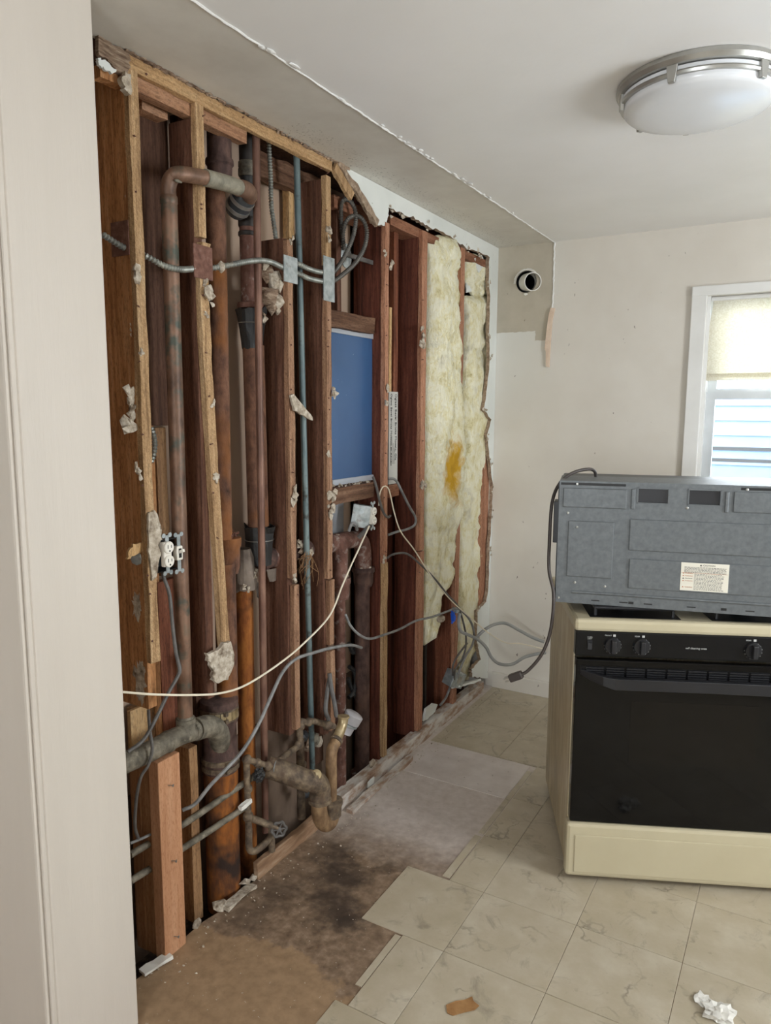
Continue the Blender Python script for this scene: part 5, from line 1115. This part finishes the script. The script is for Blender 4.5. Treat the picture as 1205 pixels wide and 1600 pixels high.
# neighbouring house seen through the glass
MAT['siding'] = M('siding', [(.3, '#4c6075'), (.7, '#54687d')], nscale=3, rough=.7, bs=0)
MAT['siding_trim'] = M('siding_trim', [(.3, '#6d7a86'), (.7, '#76838f')], nscale=3, rough=.7, bs=0)
MAT['rake'] = M('rake', [(.3, '#7a5646'), (.7, '#835f4f')], nscale=3, rough=.7, bs=0)
YH = DEPTH+5.0
q = thing('neighbour_house', 'pale blue sided house seen through the lower window pane', 'house', (3.5, YH, -.6))
for i in range(16):
    z0 = -.6+i*.16; mb = MB(); mb.prism([(-.5, YH, z0), (-.5, YH-.025, z0), (-.5, YH-.006, z0+.158), (-.5, YH, z0+.158)], (9.5, 0, 0)); wpart(mb, 'siding_plank', 'siding', q)
mb = MB(); mb.box(-.5, 9.0, YH, YH+.2, -.6, 1.96); wpart(mb, 'wall', 'siding', q)
for (a, b2, c, d) in ((1.6, 2.5, 1.2, 1.8), (3.1, 4.2, .9, 1.7)):
    mb = MB(); mb.box(a, b2, YH-.05, YH-.02, c, d); w2 = wpart(mb, 'house_window', 'siding_trim', q)
    mb = MB(); mb.box(a+.06, b2-.06, YH-.06, YH-.05, c+.06, d-.06); mb.build('pane', MAT['siding'], w2)
for z in (1.18, 1.06):
    mb = MB(); mb.box(-.5, 7.5, YH-.5, YH-.46, z, z+.035); wpart(mb, 'porch_rail', 'black', q)
mb = MB(); mb.box(2.95, 3.1, YH-.55, YH-.45, -.6, 1.3); wpart(mb, 'porch_post', 'siding_trim', q)
mb = MB(); mb.beam((2.0, YH-.3, 2.1), (7.0, YH-.3, 1.45), .09, .05, Vector((0, 0, 1))); wpart(mb, 'rake_board', 'rake', q)
mb = MB(); mb.box(-3, 9, DEPTH+.3, YH+.5, -.75, -.6); struct(mb.build('ground_outside', MAT['siding_trim']))

# ------------------------------------------------------------------ gas range
SANG = math.radians(24.03)
MAT['cream'] = M('cream', [(.3, '#bbb093'), (.7, '#c4ba9e')], nscale=3, rough=.28, bs=.01, space='object')
m, t, b = nt('stained_side'); n1 = noisetex(t, coords(t, (1, 1, .06), 'object'), 34, 5, .7); n2 = noisetex(t, coords(t, (1, 1, .5), 'object'), 7, 4)
c = ramp(t, n1, [(.32, '#d8cfb8'), (.46, '#cfc3a6'), (.53, '#b5a27c'), (.6, '#cdbf9f'), (.7, '#7f6847')])
k = N(t, 'ShaderNodeMapRange'); t.links.new(n2, k.inputs[0]); k.inputs[1].default_value = .45; k.inputs[2].default_value = .7
c = mixc(t, math_(t, 'MULTIPLY', k.outputs[0], .6), c, '#8d7a55'); t.links.new(c, b.inputs['Base Color']); b.inputs['Roughness'].default_value = .35; MAT['stained_side'] = m
MAT['enamel_black'] = M('enamel_black', [(.3, '#0d0d0e'), (.7, '#121214')], nscale=6, spec=.3, rough=.28, bs=.01, space='object')
MAT['oven_glass'] = M('oven_glass', [(.3, '#070708'), (.7, '#0a0a0b')], nscale=4, spec=.3, rough=.06, bs=0, space='object')
MAT['oven_window'] = M('oven_window', [(.3, '#0c0a09'), (.7, '#100e0d')], nscale=4, spec=.3, rough=.08, bs=0, space='object')
MAT['plastic_black'] = M('plastic_black', [(.3, '#17171a'), (.7, '#202024')], nscale=6, rough=.42, bs=.02, space='object')
ov = thing('gas_range', 'cream and black gas range with a dark glass oven door', 'oven', (.8937, 2.2742, 0), SANG)
def lo(mb, name, mat, par=ov, **kw): return loc_build(mb, name, MAT[mat], par, **kw)
def lsub(mb, name, mat, par, **kw):
    """sub-part in the oven frame"""
    V = [MW[ov.name] @ Vector(v) for v in mb.v]; mb.v = [tuple(v) for v in V]; return mb.build(name, MAT[mat], par, **kw)
OW, OD = .762, .63
mb = MB(); mb.box(0.004, OW-.004, .03, OD, .03, .875); lo(mb, 'body', 'stained_side', bevel=.004)
mb = MB(); mb.box(.05, OW-.05, .06, OD-.03, .0, .031); lo(mb, 'plinth', 'plastic_black')
mb = MB(); mb.box(-.002, OW+.002, .0, OD, .862, .904); ct = lo(mb, 'cooktop', 'cream', bevel=.012)
mb = MB(); mb.box(.003, OW-.003, -.001, .035, .782, .864); pn = lo(mb, 'control_panel', 'enamel_black', bevel=.003)
mb = MB(); mb.box(.006, OW-.006, -.012, .03, .216, .774); dr = lo(mb, 'oven_door', 'oven_glass', bevel=.003)
mb = MB(); mb.box(.184, OW-.184, -.0128, -.011, .43, .642); lsub(mb, 'door_window', 'oven_window', dr, bevel=.0004)
mb = MB(); mb.box(-.004, OW+.004, -.018, .03, .022, .212); dw = lo(mb, 'drawer', 'cream', bevel=.012)
mb = MB(); mb.box(.024, OW-.024, -.0215, -.017, .04, .172); lsub(mb, 'drawer_panel', 'cream', dw, bevel=.003)
# handle
hz = lambda u: .0
mb = MB(); prof = [(.018, .742, .726), (.05, .738, .712), (.085, .733, .703), (.121, .730, .693), (.4, .731, .695), (OW-.121, .730, .693), (OW-.085, .733, .703), (OW-.05, .738, .712), (OW-.018, .742, .726)]
vs = []; fs = []
for i, (u, zt_, zb_) in enumerate(prof):
    out = -.014 if i in (0, 8) else -.035 if i in (1, 7) else -.055 if i in (2, 6) else -.062
    vs += [(u, out, zb_), (u, out, zt_), (u, min(out+.022, -.01), zt_), (u, min(out+.022, -.01), zb_)]
for i in range(8):
    for e in range(4): fs.append((i*4+e, i*4+(e+1) % 4, i*4+4+(e+1) % 4, i*4+4+e))
fs += [(0, 1, 2, 3), (32, 35, 34, 33)]
mb.add(vs, fs); lsub(mb, 'handle', 'plastic_black', dr, recalc=True, bevel=.004)
mb = MB(); mb.box(.02, OW-.02, -.0135, -.011, .72, .754); lsub(mb, 'vent_strip', 'enamel_black', dr)
for k in range(11):
    u = .037+k*.0632; mb = MB()
    for j in range(4): mb.box(u, u+.056, -.0185, -.013, .7235+j*.0078, .7275+j*.0078)
    lsub(mb, 'vent_louver', 'plastic_black', dr)
for u in (.119, .209, .549, .639):
    mb = MB(); mb.lathe([(.027, 0), (.027, .004), (.024, .010)], (u, -.001, .8205), (0, -1, 0), 28); kb = lsub(mb, 'dial', 'plastic_black', pn, smooth=True)
    mb = MB(); mb.box(u-.0075, u+.0075, -.030, -.009, .8205-.021, .8205+.021); lo(mb, 'knob', 'plastic_black', bevel=.003)
    mb = MB()
    for k in range(11):
        a = math.radians(-30-k*24+90); c0 = Vector((u+math.cos(a)*.0255, -.0062, .8205+math.sin(a)*.0255)); d0 = Vector((math.cos(a), 0, math.sin(a)))
        mb.obox(c0, d0*.002, Vector((-d0.z, 0, d0.x))*.0008, (0, .0006, 0))
    lsub(mb, 'dial_marks', 'ink_white', pn)
mb = MB(); mb.box(.040, .055, -.004, -.0005, .806, .836); lsub(mb, 'switch_plate', 'plastic_black', pn)
mb = MB(); mb.obox((.0475, -.006, .817), (.006, 0, 0), (0, .003, 0), (0, .0015, .010)); lsub(mb, 'rocker', 'plastic_black', pn)
def otext(body, size, u, z, y=-.0013, par=pn, mat='ink_white', align='LEFT'):
    M4 = MW[ov.name] @ Matrix.Translation((u, y, z)) @ Matrix.Rotation(math.pi/2, 4, 'X'); return text_mesh(body, size, mat, 'panel_lettering', par, M4, .0002, align)
otext('self cleaning oven', .0092, .345, .8175); otext('OVEN', .006, .0475, .843, align='CENTER'); otext('LIGHT', .005, .0475, .838, align='CENTER')
for u, tx in ((.119, 'FRONT'), (.209, 'REAR'), (.549, 'REAR'), (.639, 'FRONT')):
    otext(tx, .0066, u-.014, .8505, align='CENTER'); otext('OFF', .0055, u, .8365, y=-.0116, align='CENTER')
    mb = MB(); mb.box(u+.001, u+.009, -.0016, -.0008, .8495, .8565); lsub(mb, 'burner_symbol', 'ink_white', pn)
# burners
for (x0, x1) in ((.05, .335), (.43, .715)):
    mb = MB(); mb.box(x0, x1, .026, .30, .901, .9052); bw = lsub(mb, 'burner_tray', 'enamel_black', ct, bevel=.001)
    mb = MB(); cx = (x0+x1)/2
    for (p, q2) in (((x0+.02, .05, .93), (x1-.02, .05, .93)), ((x0+.02, .285, .93), (x1-.02, .285, .93)), ((x0+.02, .05, .93), (x0+.02, .285, .93)), ((x1-.02, .05, .93), (x1-.02, .285, .93)), ((cx, .05, .93), (cx, .285, .93)), ((x0+.02, .185, .93), (x1-.02, .185, .93))):
        mb.tube([p, q2], .0055, 8)
    for p in ((x0+.02, .05), (x1-.02, .05), (x0+.02, .285), (x1-.02, .285)): mb.tube([(p[0], p[1], .904), (p[0], p[1], .93)], .005, 6)
    lo(mb, 'grate', 'plastic_black', smooth=True)
    mb = MB(); mb.lathe([(.045, .0), (.045, .006), (.02, .009)], (cx, .165, .905), (0, 0, 1), 20); lo(mb, 'burner_cap', 'plastic_black', smooth=True)

# ------------------------------------------------------------------ microwave turned with its back to the room
m, t, b = nt('galvanised_sheet'); f = noisetex(t, coords(t, (1, 1, 1), 'object'), 60, 4); c = ramp(t, f, [(.3, '#606466'), (.7, '#707476')])
t.links.new(c, b.inputs['Base Color']); b.inputs['Metallic'].default_value = .35; b.inputs['Roughness'].default_value = .48; MAT['sheet'] = m
Z0 = .936
mpos = WF(868, 940, Z0); MANG = math.radians(14.62)
mwv = thing('microwave', 'gray over-range microwave lying on the cooktop with its back facing out', 'microwave', (mpos.x, mpos.y, Z0), MANG)
def lm(mb, name, mat, **kw): return loc_build(mb, name, MAT[mat], mwv, **kw)
def msub(mb, name, mat, par, **kw):
    mb.v = [tuple(MW[mwv.name] @ Vector(v)) for v in mb.v]; return mb.build(name, MAT[mat], par, **kw)
MWID, MH, MD = .757, .405, .36
z = lambda v: v-.94
mb = MB(); mb.box(.002, MWID-.002, .004, MD, .004, MH-.004); lm(mb, 'case', 'plastic_black', bevel=.003)
# back plate with the two vent openings cut out
cells_x = [.0, .244, .332, .394, .483, MWID]; cells_z = [.0, z(1.282), z(1.326), MH]
mb = MB()
for i in range(5):
    for j in range(3):
        if j == 1 and i in (1, 3): continue
        mb.box(cells_x[i], cells_x[i+1], -.002, .004, cells_z[j], cells_z[j+1])
bp = lm(mb, 'back_plate', 'sheet')
mb = MB(); mb.box(0, MWID, 0, MD*.6, MH-.004, MH-.001); lm(mb, 'top_plate', 'sheet')
for (a, b2) in ((.244, .332), (.394, .483)):
    mb = MB(); mb.box(a, b2, .02, .024, z(1.282), z(1.326)); msub(mb, 'vent_damper', 'plastic_black', bp)
    mb = MB()
    mb.box(a-.004, b2+.004, -.004, -.002, z(1.278), z(1.282)); mb.box(a-.004, b2+.004, -.004, -.002, z(1.326), z(1.330)); mb.box(a-.004, a, -.004, -.002, z(1.278), z(1.33)); mb.box(b2, b2+.004, -.004, -.002, z(1.278), z(1.33)); msub(mb, 'vent_rim', 'sheet', bp)
for (a, b2, c, d) in ((.012, .209, 1.259, 1.322), (.032, .175, 1.03, 1.215), (.222, .75, 1.127, 1.228), (.226, .75, 1.003, 1.100), (.521, .745, 1.262, 1.326), (.222, .235, 1.26, 1.325), (.497, .508, 1.26, 1.325)):
    mb = MB(); mb.box(a, b2, -.0065, -.0015, z(c), z(d)); msub(mb, 'embossed_panel', 'sheet', bp, bevel=.0035)
mb = MB(); mb.tube([(.05, -.002, z(.978)), (.74, -.002, z(.978))], .005, 8); msub(mb, 'stiffening_rib', 'sheet', bp, smooth=True)
for u in (.127, .215, .29, .42, .59): 
    mb = MB(); mb.box(u-.013, u+.013, -.0026, -.0018, .012, .0155); msub(mb, 'mounting_slot', 'black', bp)
for u in (.238, .515):
    mb = MB(); mb.box(u-.008, u+.008, -.0028, -.0018, .010, .018); msub(mb, 'mounting_hole', 'black', bp)
for (u, zz) in ((.055, 1.335), (.06, 1.195), (.06, 1.01), (.155, 1.003), (.39, 1.27), (.03, 1.24), (.557, 1.333), (.01, .955)):
    mb = MB(); mb.lathe([(.0042, 0), (.0042, .002), (.002, .003)], (u, -.0015 if zz not in (1.195,) else -.0065, z(zz)), (0, -1, 0), 10); msub(mb, 'screw', 'steel', bp)
for (a, b2) in ((.004, .205), (.54, .755)):
    mb = MB(); mb.box(a, b2, -.0024, -.0018, z(1.331), z(1.339)); msub(mb, 'seam_gap', 'black', bp)
mb = MB(); mb.box(-.018, .003, .05, .12, z(1.13), z(1.27)); lm(mb, 'side_bracket', 'plastic_black', bevel=.002)
mb = MB(); mb.box(-.004, .003, .01, .03, z(.95), z(1.34)); lm(mb, 'side_flange', 'plastic_black')
MAT['label_paper'] = M('label_paper', [(.3, '#e0dbcb'), (.7, '#e9e4d6')], nscale=4, rough=.6, bs=0, space='object')
mb = MB(); mb.box(.382, .522, -.0075, -.0064, z(1.008), z(1.098)); lb = lm(mb, 'warning_label', 'label_paper', bevel=.0006)
def mtext(body, size, u, zz, mat='ink', align='LEFT'):
    M4 = MW[mwv.name] @ Matrix.Translation((u, -.0077, z(zz))) @ Matrix.Rotation(math.pi/2, 4, 'X'); return text_mesh(body, size, mat, 'label_lettering', lb, M4, .0001, align)
mtext('CAUTION', .0078, .446, 1.0885)
def tri(u, zz, s, mat):
    mb = MB(); mb.prism([(u-s, -.0075, z(zz)), (u+s, -.0075, z(zz)), (u, -.0075, z(zz)+1.6*s)], (0, -.0003, 0)); msub(mb, 'warning_symbol', mat, lb)
tri(.440, 1.0885, .0035, 'ink')
for k, zz in enumerate((1.062, 1.054, 1.046, 1.038, 1.018)):
    tri(.390, zz, .0026, 'ink' if k == 2 else 'ink_red'); mtext('CAUTION' if k == 2 else 'WARNING', .0048, .395, zz, 'ink' if k == 2 else 'ink_red')
rg = random.Random(6); mb = MB()
for zz in (1.0835, 1.0795, 1.0755, 1.0715, 1.0675):
    u = .392
    while u < .512:
        L = rg.uniform(.003, .009); mb.box(u, min(u+L, .514), -.0078, -.0075, z(zz)-.0009, z(zz)+.0009); u += L+.0016
for k in range(13):
    zz = 1.0625-k*.0041; u = .422
    while u < .502:
        L = rg.uniform(.003, .008); mb.box(u, u+L, -.0078, -.0075, z(zz)-.0008, z(zz)+.0008); u += L+.0016
msub(mb, 'fine_print', 'cable_dark', lb, kind='stuff')
mb = MB(); mb.box(.384, .52, -.0078, -.0075, z(1.0655)-.0004, z(1.0655)+.0003); msub(mb, 'label_rule', 'ink_red', lb)
# power cord
def C3(x, y, D): 
    d = FW + (x-602.5)/FPX*RT - (y-800)/FPX*UP; return CP+d*D
cl_ = (mwv.location-CP).dot(FW)
pts = [C3(931, 752, cl_+.10), C3(930, 738, cl_+.09), C3(920, 733, cl_+.07), C3(895, 739, cl_+.05), C3(875, 755, cl_+.02), C3(863, 785, cl_), C3(859, 840, cl_), C3(858, 890, cl_), C3(865, 925, cl_-.02), C3(864, 960, cl_-.02), C3(858, 995, cl_-.01), C3(845, 1025, cl_), C3(825, 1048, cl_+.02), C3(812, 1055, cl_+.03)]
q = thing('power_cord', 'dark brown power cord with a three prong plug dangling off the microwave', 'cord', pts[-1])
mb = MB(); mb.tube(smoothpath(pts, 8), .0055, 10); wpart(mb, 'cable', 'cord', q, smooth=True)
e = pts[-1]; d = (C3(794, 1061, cl_+.05)-e).normalized(); s_ = d.cross(Vector((0, 0, 1))).normalized(); u_ = s_.cross(d)
mb = MB(); mb.obox(e+d*.014, d*.024, s_*.012, u_*.013); pl = wpart(mb, 'plug', 'cord', q, bevel=.004)
for k, (a, b2) in enumerate(((.006, .006), (-.006, .006), (0, -.006))):
    mb = MB(); mb.obox(e+d*.047+s_*a+u_*b2, d*.010, s_*.0009, u_*.003); mb.build('prong', MAT['steel'], pl)

# ------------------------------------------------------------------ litter on the floor
MAT['kraft'] = M('kraft', [(.3, '#8d6238'), (.7, '#b58a58')], nscale=20, rough=.9, bs=.4)
c = [WF(x, y) for x, y in ((697, 1572), (712, 1566), (727, 1563), (738, 1558), (740, 1566), (749, 1573), (742, 1580), (722, 1584), (708, 1588), (699, 1584))]
pts = [p+Vector((0, 0, .001+.004*abs(noise.noise(p*40)))) for p in c]; mb = MB(); mb.prism(pts, (0, 0, .0012)); mb.build('paper_scrap', MAT['kraft'], label='torn brown paper scrap on the marbled tiles', cat='paper')
mb = MB(); p = WF(1123, 1586); mb.lump(p+Vector((0, 0, .010)), (.035, .03, .013), 2, 3, .9, 2.4); mb.lump(p+Vector((-.045, .03, .005)), (.018, .02, .007), 6, 2, .9, 2.4); mb.build('crumpled_tissue', MAT['pvc'], label='crumpled white tissue on the floor in front of the oven', cat='tissue')
q = thing('drywall_chunk', 'white drywall chunk standing behind the sole plate under the long batt', 'drywall', W(668, 1118, -.02))
shard(q, [(658, 1106), (672, 1098), (681, 1100), (678, 1112), (668, 1124), (659, 1126)], -.02, .012, 'white_wall', 'chunk', 3, .002, .3)
q = thing('drywall_scrap', 'bent white drywall scrap lying by the metal junction box', 'drywall', W(730, 1072, .02))
mb = MB(); mb.beam(W(712, 1073, .02), W(746, 1063, .02), .045, .012, Vector((1, 0, .3)), 5, .003, 3); wpart(mb, 'scrap', 'white_wall', q)
q = thing('plaster_chip', 'white plaster chip leaning on the sole plate', 'plaster', W(580, 1228, .03))
shard(q, [(573, 1222), (581, 1212), (584, 1224), (577, 1232)], .03, .005, 'white_wall', 'chip', 5, .001, .4)
q = thing('plaster_chip', 'pale plaster chip beside the foot of the right cast iron drain', 'plaster', W(580, 1195, -.02))
shard(q, [(575, 1190), (580, 1185), (590, 1195), (585, 1202), (578, 1203)], -.02, .008, 'plaster', 'chip', 6, .002, .2)
for i, (x, y, r, lab) in enumerate(((382, 1378, .022, 'broken plaster piece beside the foot of the soil pipe'), (396, 1372, .018, 'smaller plaster piece between soil pipe and wood strip'), (345, 1413, .03, 'gray plaster slab at the foot of the soil pipe'), (306, 1445, .026, 'plaster lump in the hole beside the rotten stud foot'))):
    mb = MB(); mb.rock(W(x, y, -.01), (r*.9, r*1.1, r*.6), 60+i, 13); mb.build('plaster_piece', MAT['plaster'], label=lab, cat='plaster')
mb = MB(); mb.beam(WF(222, 1520, .006), WF(266, 1492, .006), .03, .008, Vector((1, 0, 0)), 4, .002, 1); mb.build('drywall_sliver', MAT['pvc'], label='white drywall sliver on the floor edge below the new post', cat='drywall')
mb = MB(); mb.beam(WF(350, 1420, .006), WF(395, 1382, .006), .035, .008, Vector((1, 0, 0)), 4, .003, 2); mb.build('drywall_sliver', MAT['plaster'], label='dusty drywall sliver on the floor edge by the soil pipe', cat='drywall')
rg = random.Random(21); mb = MB()
for i in range(330):
    yy = rg.uniform(1.25, 3.75); xx = abs(rg.gauss(0, .06))+.0 if i < 230 else rg.uniform(.05, .55)
    if yy > 2.0: xx = xx*.6+.05
    r = rg.uniform(.0012, .0045) if i < 230 else rg.uniform(.001, .0028)
    mb.rock((xx, yy, r*.4), (r*1.3, r, r*.7), i, 8)
mb.build('floor_debris', MAT['plaster'], label='scattered plaster crumbs along the floor by the opened wall', cat='debris', kind='stuff')
for o in bpy.data.objects:
    for k in ('_y', '_w', '_xf'):
        if k in o: del o[k]
